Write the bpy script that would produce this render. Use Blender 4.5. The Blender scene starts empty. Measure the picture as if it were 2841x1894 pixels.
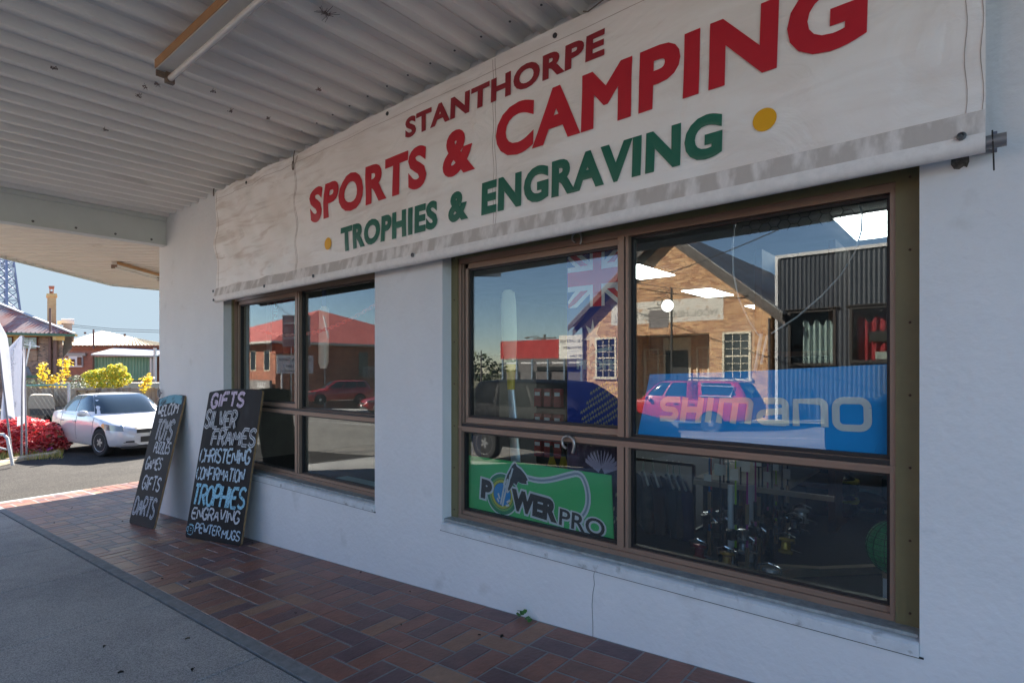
import bpy, bmesh, math, random
from mathutils import Vector, Matrix
R_=math.radians
sc=bpy.context.scene; COL=sc.collection
random.seed(7)

# ---------- camera, sky, sun, exposure ----------
F_PX, CX, Y0, XVP, DCAM = 1578.0, 1420.5, 1022.0, -455.0, 2.4
TH=math.atan2(F_PX, CX-XVP)
CAM=Vector((0,-DCAM,0)); FW=Vector((-math.sin(TH),math.cos(TH),0)); RT=Vector((math.cos(TH),math.sin(TH),0)); UP=Vector((0,0,1))
cd=bpy.data.cameras.new('camera'); cam=bpy.data.objects.new('camera',cd); COL.objects.link(cam)
cam.location=CAM; cam.rotation_euler=(R_(90),0,TH)
cd.sensor_width=36; cd.lens=F_PX/2841*36; cd.shift_y=75.0/2841; cd.clip_end=3000; cd.clip_start=.02
sc.camera=cam
SUN_EL=34.5; SUN_AZ=-45.0
wd=bpy.data.worlds.new('World'); sc.world=wd; wd.use_nodes=True
nt=wd.node_tree; sk=nt.nodes.new('ShaderNodeTexSky'); sk.sky_type='NISHITA'; sk.sun_disc=False
sk.sun_elevation=R_(SUN_EL); sk.sun_rotation=R_(SUN_AZ); sk.air_density=1.0; sk.dust_density=.1; sk.ozone_density=3; sk.altitude=800
nt.links.new(sk.outputs[0],nt.nodes['Background'].inputs[0]); nt.nodes['Background'].inputs[1].default_value=.07
sl=bpy.data.lights.new('sun','SUN'); sl.energy=5.0; sl.angle=R_(.5); sl.color=(1,.93,.82)
so=bpy.data.objects.new('sun',sl); COL.objects.link(so)
ce=math.cos(R_(SUN_EL))
SV=Vector((math.sin(R_(SUN_AZ))*ce, math.cos(R_(SUN_AZ))*ce, math.sin(R_(SUN_EL))))
so.rotation_euler=SV.to_track_quat('Z','Y').to_euler(); so.location=(0,0,30)
sc.view_settings.view_transform='Standard'; sc.view_settings.look='None'; sc.view_settings.exposure=2.5; sc.view_settings.gamma=1
SKY_E=.15
sc.render.engine='CYCLES'
cy=sc.cycles; cy.use_denoising=True; cy.max_bounces=10; cy.transparent_max_bounces=16; cy.glossy_bounces=5; cy.diffuse_bounces=5; cy.sample_clamp_indirect=8
cy.caustics_reflective=False; cy.caustics_refractive=False

# ---------- pixel rays (photo pixels -> places in the world) ----------
def ray(px,py): return FW+RT*((px-CX)/F_PX)+UP*((Y0-py)/F_PX)
def wp(px,py,Y=0.0):
    d=ray(px,py); return CAM+d*((Y-CAM.y)/d.y)
YG=.125
def vp(px,py,Dv):                       # seen in the shop glass, Dv metres in front of the mirrored eye
    q=wp(px,py,Dv-DCAM); return Vector((q.x,2*YG-q.y,q.z))
def zp(px,py,z):
    d=ray(px,py); return CAM+d*(z/d.z)
def at(px,py,t): return CAM+ray(px,py)*t
def bgl(px,py,t): return Vector(((px-CX)/F_PX*t,t,(Y0-py)/F_PX*t))   # frame parallel to the picture, at the eye

def GZ(x,y):                            # the lie of the land
    xx=x if x>-13 else -13+(x+13)*.5
    if xx<-60: xx=-60+(xx+60)*.1
    xx=min(xx,14)
    yy=max(min(y,12),-40)
    return -1.28+.0587*xx+.02*(yy+2.4)

# ---------- materials ----------
MATS={}
def M(name,rgb=(.5,.5,.5),rough=.5,metal=0,var=0,vs=8,bump=0,bs=60,spec=None,emit=0,dirt=None,alpha=None,stretch=None,coat=0,trans=0):
    if name in MATS: return MATS[name]
    m=bpy.data.materials.new(name); m.use_nodes=True; MATS[name]=m
    n=m.node_tree.nodes; l=m.node_tree.links; b=n['Principled BSDF']
    b.inputs['Base Color'].default_value=(*rgb,1); b.inputs['Roughness'].default_value=rough; b.inputs['Metallic'].default_value=metal
    if spec is not None: b.inputs['Specular IOR Level'].default_value=spec
    if coat: b.inputs['Coat Weight'].default_value=coat; b.inputs['Coat Roughness'].default_value=.04
    if emit: b.inputs['Emission Color'].default_value=(*rgb,1); b.inputs['Emission Strength'].default_value=emit
    if var or bump or dirt:
        tc=n.new('ShaderNodeTexCoord'); src=tc.outputs['Object']
        if stretch:
            mp=n.new('ShaderNodeMapping'); mp.inputs['Scale'].default_value=stretch; l.new(src,mp.inputs[0]); src=mp.outputs[0]
    last=None
    if var:
        t=n.new('ShaderNodeTexNoise'); t.inputs['Scale'].default_value=vs; t.inputs['Detail'].default_value=8; t.inputs['Roughness'].default_value=.65
        l.new(src,t.inputs['Vector'])
        r=n.new('ShaderNodeValToRGB'); r.color_ramp.elements[0].position=.3; r.color_ramp.elements[1].position=.7
        r.color_ramp.elements[0].color=(*[c*(1-var) for c in rgb],1); r.color_ramp.elements[1].color=(*[min(1,c*(1+var*.6)) for c in rgb],1)
        l.new(t.outputs['Fac'],r.inputs[0]); last=r.outputs[0]
    if dirt:                             # (rgb, scale, threshold, amount)
        drgb,ds,dth,da=dirt
        t=n.new('ShaderNodeTexNoise'); t.inputs['Scale'].default_value=ds; t.inputs['Detail'].default_value=6; l.new(src,t.inputs['Vector'])
        r=n.new('ShaderNodeValToRGB'); r.color_ramp.elements[0].position=dth; r.color_ramp.elements[1].position=min(1,dth+.14)
        r.color_ramp.elements[1].color=(da,da,da,1); l.new(t.outputs['Fac'],r.inputs[0])
        mx=n.new('ShaderNodeMixRGB'); l.new(r.outputs[0],mx.inputs[0]); mx.inputs[1].default_value=(*rgb,1); mx.inputs[2].default_value=(*drgb,1)
        if last: l.new(last,mx.inputs[1])
        last=mx.outputs[0]
    if last: l.new(last,b.inputs['Base Color'])
    if trans:
        tl=n.new('ShaderNodeBsdfTranslucent'); tl.inputs[0].default_value=(*rgb,1)
        if last: l.new(last,tl.inputs[0])
        ms=n.new('ShaderNodeMixShader'); ms.inputs[0].default_value=trans; l.new(b.outputs[0],ms.inputs[1]); l.new(tl.outputs[0],ms.inputs[2]); l.new(ms.outputs[0],n['Material Output'].inputs[0])
    if bump:
        t=n.new('ShaderNodeTexNoise'); t.inputs['Scale'].default_value=bs; t.inputs['Detail'].default_value=5; l.new(src,t.inputs['Vector'])
        bp=n.new('ShaderNodeBump'); bp.inputs['Strength'].default_value=bump; bp.inputs['Distance'].default_value=.01
        l.new(t.outputs['Fac'],bp.inputs['Height']); l.new(bp.outputs[0],b.inputs['Normal'])
    return m

def brick_mat(name,c1,c2,mortar,bw=.24,bh=.085,rough=.85):
    m=bpy.data.materials.new(name); m.use_nodes=True; n=m.node_tree.nodes; l=m.node_tree.links; b=n['Principled BSDF']
    tc=n.new('ShaderNodeTexCoord'); sp=n.new('ShaderNodeSeparateXYZ'); l.new(tc.outputs['Object'],sp.inputs[0])
    ad=n.new('ShaderNodeMath'); ad.operation='ADD'; l.new(sp.outputs[0],ad.inputs[0]); l.new(sp.outputs[1],ad.inputs[1])
    cb=n.new('ShaderNodeCombineXYZ'); l.new(ad.outputs[0],cb.inputs[0]); l.new(sp.outputs[2],cb.inputs[1])
    br=n.new('ShaderNodeTexBrick'); br.inputs['Scale'].default_value=1; br.inputs['Brick Width'].default_value=bw; br.inputs['Row Height'].default_value=bh
    br.inputs['Mortar Size'].default_value=.006; br.inputs['Color1'].default_value=(*c1,1); br.inputs['Color2'].default_value=(*c2,1); br.inputs['Mortar'].default_value=(*mortar,1)
    br.inputs['Bias'].default_value=-.1
    l.new(cb.outputs[0],br.inputs['Vector'])
    t=n.new('ShaderNodeTexNoise'); t.inputs['Scale'].default_value=1.3; t.inputs['Detail'].default_value=7; l.new(tc.outputs['Object'],t.inputs['Vector'])
    mx=n.new('ShaderNodeMixRGB'); mx.blend_type='MULTIPLY'; mx.inputs[0].default_value=.35
    rr=n.new('ShaderNodeValToRGB'); rr.color_ramp.elements[0].position=.3; rr.color_ramp.elements[0].color=(.45,.42,.42,1); rr.color_ramp.elements[1].position=.7; rr.color_ramp.elements[1].color=(1,1,1,1)
    l.new(t.outputs['Fac'],rr.inputs[0]); l.new(br.outputs['Color'],mx.inputs[1]); l.new(rr.outputs[0],mx.inputs[2])
    l.new(mx.outputs[0],b.inputs['Base Color']); b.inputs['Roughness'].default_value=rough
    bp=n.new('ShaderNodeBump'); bp.inputs['Strength'].default_value=.5; bp.inputs['Distance'].default_value=.01; bp.invert=True
    l.new(br.outputs['Fac'],bp.inputs['Height']); l.new(bp.outputs[0],b.inputs['Normal'])
    return m

def glass_mat(name,f0=.09,tint=(.82,.86,.85)):
    m=bpy.data.materials.new(name); m.use_nodes=True; n=m.node_tree.nodes; l=m.node_tree.links; n.remove(n['Principled BSDF'])
    lw=n.new('ShaderNodeLayerWeight'); lw.inputs[0].default_value=.5
    p=n.new('ShaderNodeMath'); p.operation='POWER'; p.inputs[1].default_value=5; l.new(lw.outputs['Facing'],p.inputs[0])
    ma=n.new('ShaderNodeMath'); ma.operation='MULTIPLY_ADD'; ma.inputs[1].default_value=1-f0; ma.inputs[2].default_value=f0; l.new(p.outputs[0],ma.inputs[0])
    tr=n.new('ShaderNodeBsdfTransparent'); tr.inputs[0].default_value=(*tint,1); gl=n.new('ShaderNodeBsdfGlossy'); gl.inputs['Roughness'].default_value=0
    mx=n.new('ShaderNodeMixShader'); l.new(ma.outputs[0],mx.inputs[0]); l.new(tr.outputs[0],mx.inputs[1]); l.new(gl.outputs[0],mx.inputs[2])
    l.new(mx.outputs[0],n['Material Output'].inputs[0]); return m

# ---------- mesh builder ----------
class MB:
    def __init__(s): s.v=[]; s.f=[]; s.m=[]; s.mi=0
    def add(s,vs,fs):
        o=len(s.v); s.v+= [Vector(p) for p in vs]; s.f+=[tuple(i+o for i in f) for f in fs]; s.m+=[s.mi]*len(fs); return s
    def quad(s,a,b,c,d): return s.add([a,b,c,d],[(0,1,2,3)])
    def box(s,x0,x1,y0,y1,z0,z1):
        return s.add([(x0,y0,z0),(x1,y0,z0),(x1,y1,z0),(x0,y1,z0),(x0,y0,z1),(x1,y0,z1),(x1,y1,z1),(x0,y1,z1)],
            [(3,2,1,0),(4,5,6,7),(0,1,5,4),(1,2,6,5),(2,3,7,6),(3,0,4,7)])
    def obox(s,c,ax,ay,az):               # oriented box: centre and half-axis vectors
        c,ax,ay,az=map(Vector,(c,ax,ay,az)); P=[c+i*ax+j*ay+k*az for k in(-1,1) for j in(-1,1) for i in(-1,1)]
        return s.add(P,[(0,2,3,1),(4,5,7,6),(0,1,5,4),(1,3,7,5),(3,2,6,7),(2,0,4,6)])
    def bar(s,a,b,w,h=None,up=(0,0,1)):
        a,b=Vector(a),Vector(b); d=(b-a); L=d.length; d.normalize(); u=Vector(up)
        x=d.cross(u)
        if x.length<1e-4: x=d.cross(Vector((1,0,0)))
        x.normalize(); u=x.cross(d); h=h or w
        return s.obox((a+b)/2,d*L/2,x*w/2,u*h/2)
    def prism(s,poly,fn,a,b):             # poly of 2-D points, fn(u,v,w)->3-D, w from a to b
        n=len(poly); vs=[fn(u,v,a) for u,v in poly]+[fn(u,v,b) for u,v in poly]
        return s.add(vs,[tuple(range(n-1,-1,-1)),tuple(range(n,2*n))]+[(i,(i+1)%n,n+(i+1)%n,n+i) for i in range(n)])
    def loft(s,rings,cap=True,closed=True):
        n=len(rings[0]); vs=[p for r in rings for p in r]; fs=[]
        for k in range(len(rings)-1):
            for i in range(n if closed else n-1):
                j=(i+1)%n; fs.append((k*n+i,k*n+j,(k+1)*n+j,(k+1)*n+i))
        if cap: fs.append(tuple(range(n-1,-1,-1))); fs.append(tuple((len(rings)-1)*n+i for i in range(n)))
        return s.add(vs,fs)
    def tube(s,pts,r,n=8,cap=True):
        pts=[Vector(p) for p in pts]; rings=[]; rr=r if isinstance(r,(list,tuple)) else [r]*len(pts); x=None
        for i,p in enumerate(pts):
            d=(pts[min(i+1,len(pts)-1)]-pts[max(i-1,0)]).normalized()
            if x is None: x=d.orthogonal().normalized()
            x=(x-d*x.dot(d)).normalized(); y=d.cross(x)
            rings.append([p+(x*math.cos(2*math.pi*k/n)+y*math.sin(2*math.pi*k/n))*rr[i] for k in range(n)])
        return s.loft(rings,cap)
    def ball(s,c,r,n=10,m=7):
        c=Vector(c); r=Vector(r) if isinstance(r,(tuple,list,Vector)) else Vector((r,r,r)); rings=[]
        for k in range(m+1):
            a=math.pi*(k/m-.5)*.98; rings.append([c+Vector((r.x*math.cos(a)*math.cos(2*math.pi*i/n),r.y*math.cos(a)*math.sin(2*math.pi*i/n),r.z*math.sin(a))) for i in range(n)])
        return s.loft(rings)
    def lathe(s,prof,c,axis,n=24):        # prof (radius, height along axis)
        c=Vector(c); ax=Vector(axis).normalized(); x=ax.orthogonal().normalized(); y=ax.cross(x)
        return s.loft([[c+ax*h+(x*math.cos(2*math.pi*k/n)+y*math.sin(2*math.pi*k/n))*r for k in range(n)] for r,h in prof],cap=True)
    def grid(s,fn,nu,nv):
        vs=[fn(i/nu,j/nv) for j in range(nv+1) for i in range(nu+1)]
        return s.add(vs,[(j*(nu+1)+i,j*(nu+1)+i+1,(j+1)*(nu+1)+i+1,(j+1)*(nu+1)+i) for j in range(nv) for i in range(nu)])
    def build(s,name,mats,parent=None,smooth=None,local=False):
        me=bpy.data.meshes.new(name); vs=s.v
        if parent is not None and not local:
            inv=MW[parent.name].inverted(); vs=[inv@p for p in vs]
        me.from_pydata([tuple(p) for p in vs],[],s.f)
        for m in (mats if isinstance(mats,(list,tuple)) else [mats]): me.materials.append(m)
        me.polygons.foreach_set('material_index',s.m)
        bm=bmesh.new(); bm.from_mesh(me); bmesh.ops.recalc_face_normals(bm,faces=bm.faces); bm.to_mesh(me); bm.free()
        if smooth is not None:
            me.polygons.foreach_set('use_smooth',[True]*len(me.polygons)); me.set_sharp_from_angle(angle=R_(smooth))
        me.update(); o=bpy.data.objects.new(name,me); COL.objects.link(o)
        if parent is not None: o.parent=parent
        MW[o.name]=MW[parent.name] if parent is not None else Matrix()
        return o
MW={}
def tag(o,label,cat,group=None):
    o['label']=label; o['category']=cat
    if group: o['group']=group
    return o
def thing(name,label,cat,loc=(0,0,0),rz=0,group=None):
    e=bpy.data.objects.new(name,None); COL.objects.link(e); e.empty_display_size=.1
    e.location=loc; e.rotation_euler=(0,0,rz); MW[e.name]=Matrix.Translation(Vector(loc))@Matrix.Rotation(rz,4,'Z')
    return tag(e,label,cat,group)
def kind(o,k): o['kind']=k; return o
def copy_thing(o,loc,rz=None,label=None):
    c=o.copy(); COL.objects.link(c); c.location=loc
    if rz is not None: c.rotation_euler=(0,0,rz)
    if label: c['label']=label
    for ch in o.children:
        d=ch.copy(); COL.objects.link(d); d.parent=c
        for g in ch.children:
            e=g.copy(); COL.objects.link(e); e.parent=d
    return c

# ---------- lettering ----------
def text_mb(body,fn,width=None,height=None,bold=0.0,shear=0.0,depth=.002,space=1.0,maxseg=None):
    """built-in typeface turned into a solid; fn(u,v,w) places it (u along, v up, w out)"""
    c=bpy.data.curves.new('t','FONT'); c.body=body; c.size=1; c.shear=shear; c.space_character=space; c.resolution_u=4
    c.extrude=.02; c.bevel_depth=bold; c.bevel_resolution=0
    o=bpy.data.objects.new('t',c); COL.objects.link(o); dg=bpy.context.evaluated_depsgraph_get(); me=bpy.data.meshes.new_from_object(o.evaluated_get(dg))
    bpy.data.objects.remove(o); bpy.data.curves.remove(c)
    bm=bmesh.new(); bm.from_mesh(me); bpy.data.meshes.remove(me)
    xs=[v.co.x for v in bm.verts]; ys=[v.co.y for v in bm.verts]; zm=max(v.co.z for v in bm.verts)
    x0,x1=min(xs),max(xs); y0=min(v for v in ys); y1=max(ys)
    sy=(height/(y1-y0)) if height else 1; sx=(width/(x1-x0)) if width else sy
    for v in bm.verts: v.co=Vector(((v.co.x-x0)*sx,(v.co.y-y0)*sy,v.co.z/zm*depth))
    if maxseg:
        for ax,L in ((0,(x1-x0)*sx),(1,(y1-y0)*sy)):
            k=maxseg
            while k<L:
                co=[0,0,0]; co[ax]=k; no=[0,0,0]; no[ax]=1
                bmesh.ops.bisect_plane(bm,geom=bm.verts[:]+bm.edges[:]+bm.faces[:],plane_co=co,plane_no=no); k+=maxseg
    bm.verts.index_update(); mb=MB(); mb.add([fn(v.co.x,v.co.y,v.co.z) for v in bm.verts],[tuple(v.index for v in f.verts) for f in bm.faces]); bm.free()
    return mb

GL={'A':[[(0,0),(.5,1),(1,0)],[(.2,.35),(.8,.35)]],'C':[[(1,.82),(.75,1),(.3,1),(0,.7),(0,.3),(.3,0),(.75,0),(1,.18)]],
'D':[[(0,0),(0,1),(.5,1),(1,.7),(1,.3),(.5,0),(0,0)]],'E':[[(1,1),(0,1),(0,0),(1,0)],[(0,.52),(.8,.52)]],'F':[[(1,1),(0,1),(0,0)],[(0,.52),(.8,.52)]],
'G':[[(1,.82),(.7,1),(.3,1),(0,.7),(0,.3),(.3,0),(.7,0),(1,.2),(1,.42),(.55,.42)]],'H':[[(0,0),(0,1)],[(1,0),(1,1)],[(0,.5),(1,.5)]],'I':[[(.5,0),(.5,1)]],
'L':[[(0,1),(0,0),(1,0)]],'M':[[(0,0),(.05,1),(.5,.3),(.95,1),(1,0)]],'N':[[(0,0),(0,1),(1,0),(1,1)]],'O':[[(.5,1),(.15,.9),(0,.6),(0,.35),(.2,.05),(.5,0),(.8,.05),(1,.35),(1,.6),(.85,.9),(.5,1)]],
'P':[[(0,0),(0,1),(.65,1),(1,.85),(1,.62),(.65,.45),(0,.45)]],'R':[[(0,0),(0,1),(.65,1),(1,.85),(1,.65),(.65,.48),(0,.48)],[(.45,.48),(1,0)]],
'S':[[(.95,.85),(.7,1),(.3,1),(.02,.82),(.1,.6),(.5,.5),(.9,.38),(.98,.18),(.7,0),(.3,0),(0,.15)]],'T':[[(0,1),(1,1)],[(.5,1),(.5,0)]],
'U':[[(0,1),(0,.3),(.25,0),(.75,0),(1,.3),(1,1)]],'V':[[(0,1),(.5,0),(1,1)]],'W':[[(0,1),(.25,0),(.5,.7),(.75,0),(1,1)]],'Y':[[(0,1),(.5,.5),(1,1)],[(.5,.5),(.5,0)]],'Z':[[(0,1),(1,1),(0,0),(1,0)]]}
def chaikin(p,k=2):
    for _ in range(k):
        q=[p[0]]
        for a,b in zip(p,p[1:]):
            q.append((a[0]*.75+b[0]*.25,a[1]*.75+b[1]*.25)); q.append((a[0]*.25+b[0]*.75,a[1]*.25+b[1]*.75))
        q.append(p[-1]); p=q
    return p
def ribbon(mb,pts,hw,fn,w,thick=.0006):
    L=[];N=[]
    for i,p in enumerate(pts):
        a=pts[max(i-1,0)]; b=pts[min(i+1,len(pts)-1)]; dx,dy=b[0]-a[0],b[1]-a[1]; d=math.hypot(dx,dy) or 1
        L.append((p[0]-dy/d*hw,p[1]+dx/d*hw)); N.append((p[0]+dy/d*hw,p[1]-dx/d*hw))
    vs=[];fs=[]
    for a,b in zip(L,N): vs+=[fn(a[0],a[1],w),fn(b[0],b[1],w)]
    for i in range(len(pts)-1): fs.append((2*i,2*i+1,2*i+3,2*i+2))
    mb.add(vs,fs)
def chalk_word(mb,word,u,v,cw,ch,fn,hw,slant=.12,gap=.28,rise=0,hollow=0,curv=1,jit=.04,up=0,keep=0):
    w=.0012
    for k,chh in enumerate(word):
        wid=cw*(.25 if chh=='I' else 1.25 if chh in 'MW' else 1)
        hh=ch*(1+random.uniform(-jit,jit)*1.5); vv=v+rise*k+random.uniform(-jit,jit)*ch*.6
        for pl in GL[chh]:
            P=[(x+random.uniform(-jit,jit)*.5,y+random.uniform(-jit,jit)*.4) for x,y in pl]
            P=[(u+x*wid+slant*y*hh*.6,vv+y*hh) for x,y in P]
            P=chaikin(P,curv); w+=.00011
            if hollow:
                for sgn in (-1,1):
                    Q=[]
                    for i,p in enumerate(P):
                        a=P[max(i-1,0)]; b=P[min(i+1,len(P)-1)]; dx,dy=b[0]-a[0],b[1]-a[1]; d=math.hypot(dx,dy) or 1
                        Q.append((p[0]-dy/d*hw*sgn*.8,p[1]+dx/d*hw*sgn*.8))
                    w+=.00011; ribbon(mb,Q,hw*.38,fn,w)
            elif keep: ribbon(mb,P,hw,fn,w)
            else: ribbon(mb,P,hw*random.uniform(.85,1.1),fn,w)
        u+=wid+gap*cw
    return u
# ---------- ground ----------
def frange(a,b,n): return [a+(b-a)*i/n for i in range(n+1)]
def sheet(name,xs,ys,dz,mat):
    mb=MB(); nx=len(xs); vs=[(x,y,GZ(x,y)+dz) for y in ys for x in xs]
    mb.add(vs,[(j*nx+i,j*nx+i+1,(j+1)*nx+i+1,(j+1)*nx+i) for j in range(len(ys)-1) for i in range(nx-1)])
    return kind(mb.build(name,mat),'structure')
def speckle(name,ca,cb,cc,scale,rough,bump):
    m=bpy.data.materials.new(name); m.use_nodes=True; n=m.node_tree.nodes; l=m.node_tree.links; b=n['Principled BSDF']; b.inputs['Roughness'].default_value=rough; b.inputs['Specular IOR Level'].default_value=.08
    tc=n.new('ShaderNodeTexCoord'); v=n.new('ShaderNodeTexVoronoi'); v.inputs['Scale'].default_value=scale; l.new(tc.outputs['Object'],v.inputs['Vector'])
    r=n.new('ShaderNodeValToRGB'); e=r.color_ramp.elements; e[0].color=(*ca,1); e[1].color=(*cc,1); e[1].position=.95; k=e.new(.5); k.color=(*cb,1)
    sp=n.new('ShaderNodeSeparateColor'); l.new(v.outputs['Color'],sp.inputs[0]); l.new(sp.outputs[0],r.inputs[0])
    t=n.new('ShaderNodeTexNoise'); t.inputs['Scale'].default_value=.9; t.inputs['Detail'].default_value=9; t.inputs['Roughness'].default_value=.7; l.new(tc.outputs['Object'],t.inputs['Vector'])
    rr=n.new('ShaderNodeValToRGB'); rr.color_ramp.elements[0].position=.3; rr.color_ramp.elements[0].color=(.55,.55,.57,1); rr.color_ramp.elements[1].position=.68; rr.color_ramp.elements[1].color=(1.05,1.04,1.0,1); l.new(t.outputs['Fac'],rr.inputs[0])
    mx=n.new('ShaderNodeMixRGB'); mx.blend_type='MULTIPLY'; mx.inputs[0].default_value=.8; l.new(r.outputs[0],mx.inputs[1]); l.new(rr.outputs[0],mx.inputs[2]); l.new(mx.outputs[0],b.inputs['Base Color'])
    bp=n.new('ShaderNodeBump'); bp.inputs['Strength'].default_value=bump; bp.inputs['Distance'].default_value=.004; l.new(v.outputs['Distance'],bp.inputs['Height']); l.new(bp.outputs[0],b.inputs['Normal'])
    return m
asph=speckle('asphalt',(.022,.0205,.019),(.042,.039,.037),(.085,.079,.074),95,.9,.6)
road_m=speckle('worn_road_seal',(.13,.122,.11),(.22,.207,.187),(.34,.32,.29),70,.9,.5)
conc_m=speckle('footpath_concrete',(.27,.27,.265),(.42,.415,.405),(.56,.55,.53),230,.9,.5)
earth=M('dry_ground',(.16,.14,.085),.95,var=.45,vs=1.2,dirt=((.09,.11,.03),.6,.5,.8))
xs=[-600,-300,-150,-90,-60]+frange(-50,20,35)+[40,80,150,300,600]; ys=[-600,-300,-150,-80,-45]+frange(-40,40,40)+[60,150,300,600]
sheet('ground',xs,ys,-.19,earth)
sheet('main_road',[-300,-120]+frange(-60,30,45)+[90,300],frange(-19.0,-5.32,6),-.13,road_m)
sheet('side_road',frange(-23.5,-10.72,8),[-5.32]+frange(-3,20,12)+[40,80],-.03,asph)
# far footpath and grass verge across the road
verge=M('verge_grass',(.12,.13,.05),.95,var=.5,vs=6,dirt=((.22,.18,.08),1.1,.5,.8))
pale=M('pale_concrete',(.36,.35,.33),.9,var=.15,vs=3,bump=.2)
sheet('far_kerb',[-200]+frange(-60,30,30)+[200],[-19.35,-19.0],.0,pale)
sheet('far_grass_verge',[-200]+frange(-60,30,30)+[200],[-20.6,-19.35],-.01,verge)
sheet('far_footpath',[-200]+frange(-60,30,30)+[200],[-24.5,-20.6],.005,pale)
lm=M('road_paint',(.72,.72,.70),.7,var=.2,vs=9)
def strip(x0,x1,y0,y1):
    n=max(2,int(abs(x1-x0)/2)); return sheet('road_line',frange(x0,x1,n),[y0,y1],-.126,lm)
strip(-30,30,-13.95,-13.83); strip(-60,-33,-14.0,-13.88)
# footpath slabs with tooled joints, one structure
mb=MB(); js=[3.6,2.32,1.06,-.22,-1.5,-2.76,-4.05,-5.33,-6.62,-7.9,-9.2,-10.45]
for a,b in zip(js[1:],js):
    for y0,y1 in ((-3.12,-1.06),(-5.2,-3.13)):
        P=[]
        for x,y in ((a+.005,y0),(b-.005,y0),(b-.005,y1),(a+.005,y1)): P.append((x,y))
        top=[(x,y,GZ(x,y)) for x,y in P]; ch=[(x+(.006 if x<(a+b)/2 else -.006),y+(.006 if y<(y0+y1)/2 else -.006),GZ(x,y)) for x,y in P]
        low=[(x,y,GZ(x,y)-.2) for x,y in P]; edge=[(x,y,z-.006) for x,y,z in top]
        mb.loft([low,edge,ch])
for x0 in (3.6,9.0): 
    P=[(x0+.005,-5.2),(x0+5.39,-5.2),(x0+5.39,-1.06),(x0+.005,-1.06)]; mb.loft([[(x,y,GZ(x,y)-.2) for x,y in P],[(x,y,GZ(x,y)) for x,y in P]])
kind(mb.build('footpath',conc_m),'structure')
mb=MB(); ks=frange(-10.5,14,24)
mb.loft([[(x,-5.32,GZ(x,-5.3)-.3),(x,-5.205,GZ(x,-5.3)-.3),(x,-5.205,GZ(x,-5.3)),(x,-5.30,GZ(x,-5.3)),(x,-5.32,GZ(x,-5.3)-.02)] for x in ks])
kind(mb.build('kerb',pale),'structure')
# clay paving: mortar bed, edge band, tiles
mortar=M('paving_mortar',(.24,.25,.255),.9,var=.2,vs=40)
mb=MB()
def bed(x0,x1,y0,y1,dz):
    n=max(1,int((x1-x0)/1.5)); X=frange(x0,x1,n)
    mb.loft([[(x,y0,GZ(x,y0)-.12),(x,y1,GZ(x,y1)-.12),(x,y1,GZ(x,y1)+dz),(x,y0,GZ(x,y0)+dz)] for x in X])
bed(-10.66,4,-.992,.05,.0025); 
kind(mb.build('paving_bed',mortar),'structure')
mb=MB(); bed(-10.66,4,-1.052,-.99,.004); kind(mb.build('paving_edge',M('mortar_edge',(.22,.225,.225),.9,var=.3,vs=14,bump=.5,bs=30)),'structure')
TL=[(.25,.105,.075),(.21,.095,.07),(.16,.08,.075),(.29,.145,.085),(.13,.07,.075),(.33,.19,.12),(.25,.10,.065)]
tm=[M('clay_tile_%s'%w,c,.36,var=.3,vs=9,bump=.25,bs=45,spec=.45,dirt=((.30,.25,.22),3.0,.66,.35)) for w,c in zip(('red','brown','plum','tan','dark','buff','rust'),TL)]
mb=MB()
def tile(x0,x1,y0,y1):
    mb.mi=random.choices(range(7),(5,5,4,3,3,1,3))[0]; g=.0045; x0+=g;x1-=g;y0+=g;y1-=g; c=.003; j=random.uniform(-.0012,.0012)
    P=((x0,y0),(x1,y0),(x1,y1),(x0,y1))
    mb.loft([[(x,y,GZ(x,y)-.03) for x,y in P],[(x,y,GZ(x,y)+.002+j) for x,y in P],
        [(x+(c if x==x0 else -c),y+(c if y==y0 else -c),GZ(x,y)+.0045+j) for x,y in P]])
H=.1225; nx=int((3.9+10.6)/.2445)
for i in range(nx+1):
    x0=-2.93-.2445*31+i*.2445; k=0; last=None
    seq=[]
    while sum(2 if q=='P' else 1 for q in seq)<8:
        left=8-sum(2 if q=='P' else 1 for q in seq)
        if left>=2 and (not seq or seq[-1]!='P') : seq.append(random.choice('PPPX') if (seq or True) else 'P')
        elif left>=2 and len(seq)>1 and seq[-1]=='X' and seq[-2]=='X': seq.append('P')
        else: seq.append('X')
    y=-.985
    for q in seq:
        if q=='P': tile(x0,x0+H,y,y+2*H); tile(x0+H,x0+2*H,y,y+2*H); y+=2*H
        else: tile(x0,x0+2*H,y,min(y+H,.0)); y+=H
kind(mb.build('clay_paving',tm),'structure')
# road-side edge row of tiles at the far end is the same paving; a low mortar lip closes it
mb=MB(); Ys=frange(-5.2,3.2,6); mb.loft([[(-10.73,y,GZ(-10.7,y)-.2),(-10.66,y,GZ(-10.7,y)-.2),(-10.66,y,GZ(-10.7,y)+.003),(-10.73,y,GZ(-10.7,y)-.008)] for y in Ys])
kind(mb.build('paving_lip',pale),'structure')
mb=MB(); Xs=frange(-10.66,-8.55,3); mb.mi=0
for i in range(9):
    for j in range(12): tile(-10.64+i*.2445,-10.64+i*.2445+.2445,.01+j*H,.01+j*H+H)
mb.loft([[(-10.66,0,GZ(-10.66,0)-.1),(-8.4,0,GZ(-8.4,0)-.1),(-8.4,1.6,GZ(-8.4,1.6)-.1),(-10.66,1.6,GZ(-10.66,1.6)-.1)],[(-10.66,0.0,GZ(-10.66,0)-.004),(-8.4,0.0,GZ(-8.4,0)-.004),(-8.4,1.6,GZ(-8.4,1.6)-.004),(-10.66,1.6,GZ(-10.66,1.6)-.004)]])
kind(mb.build('corner_paving',tm),'structure')

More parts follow.
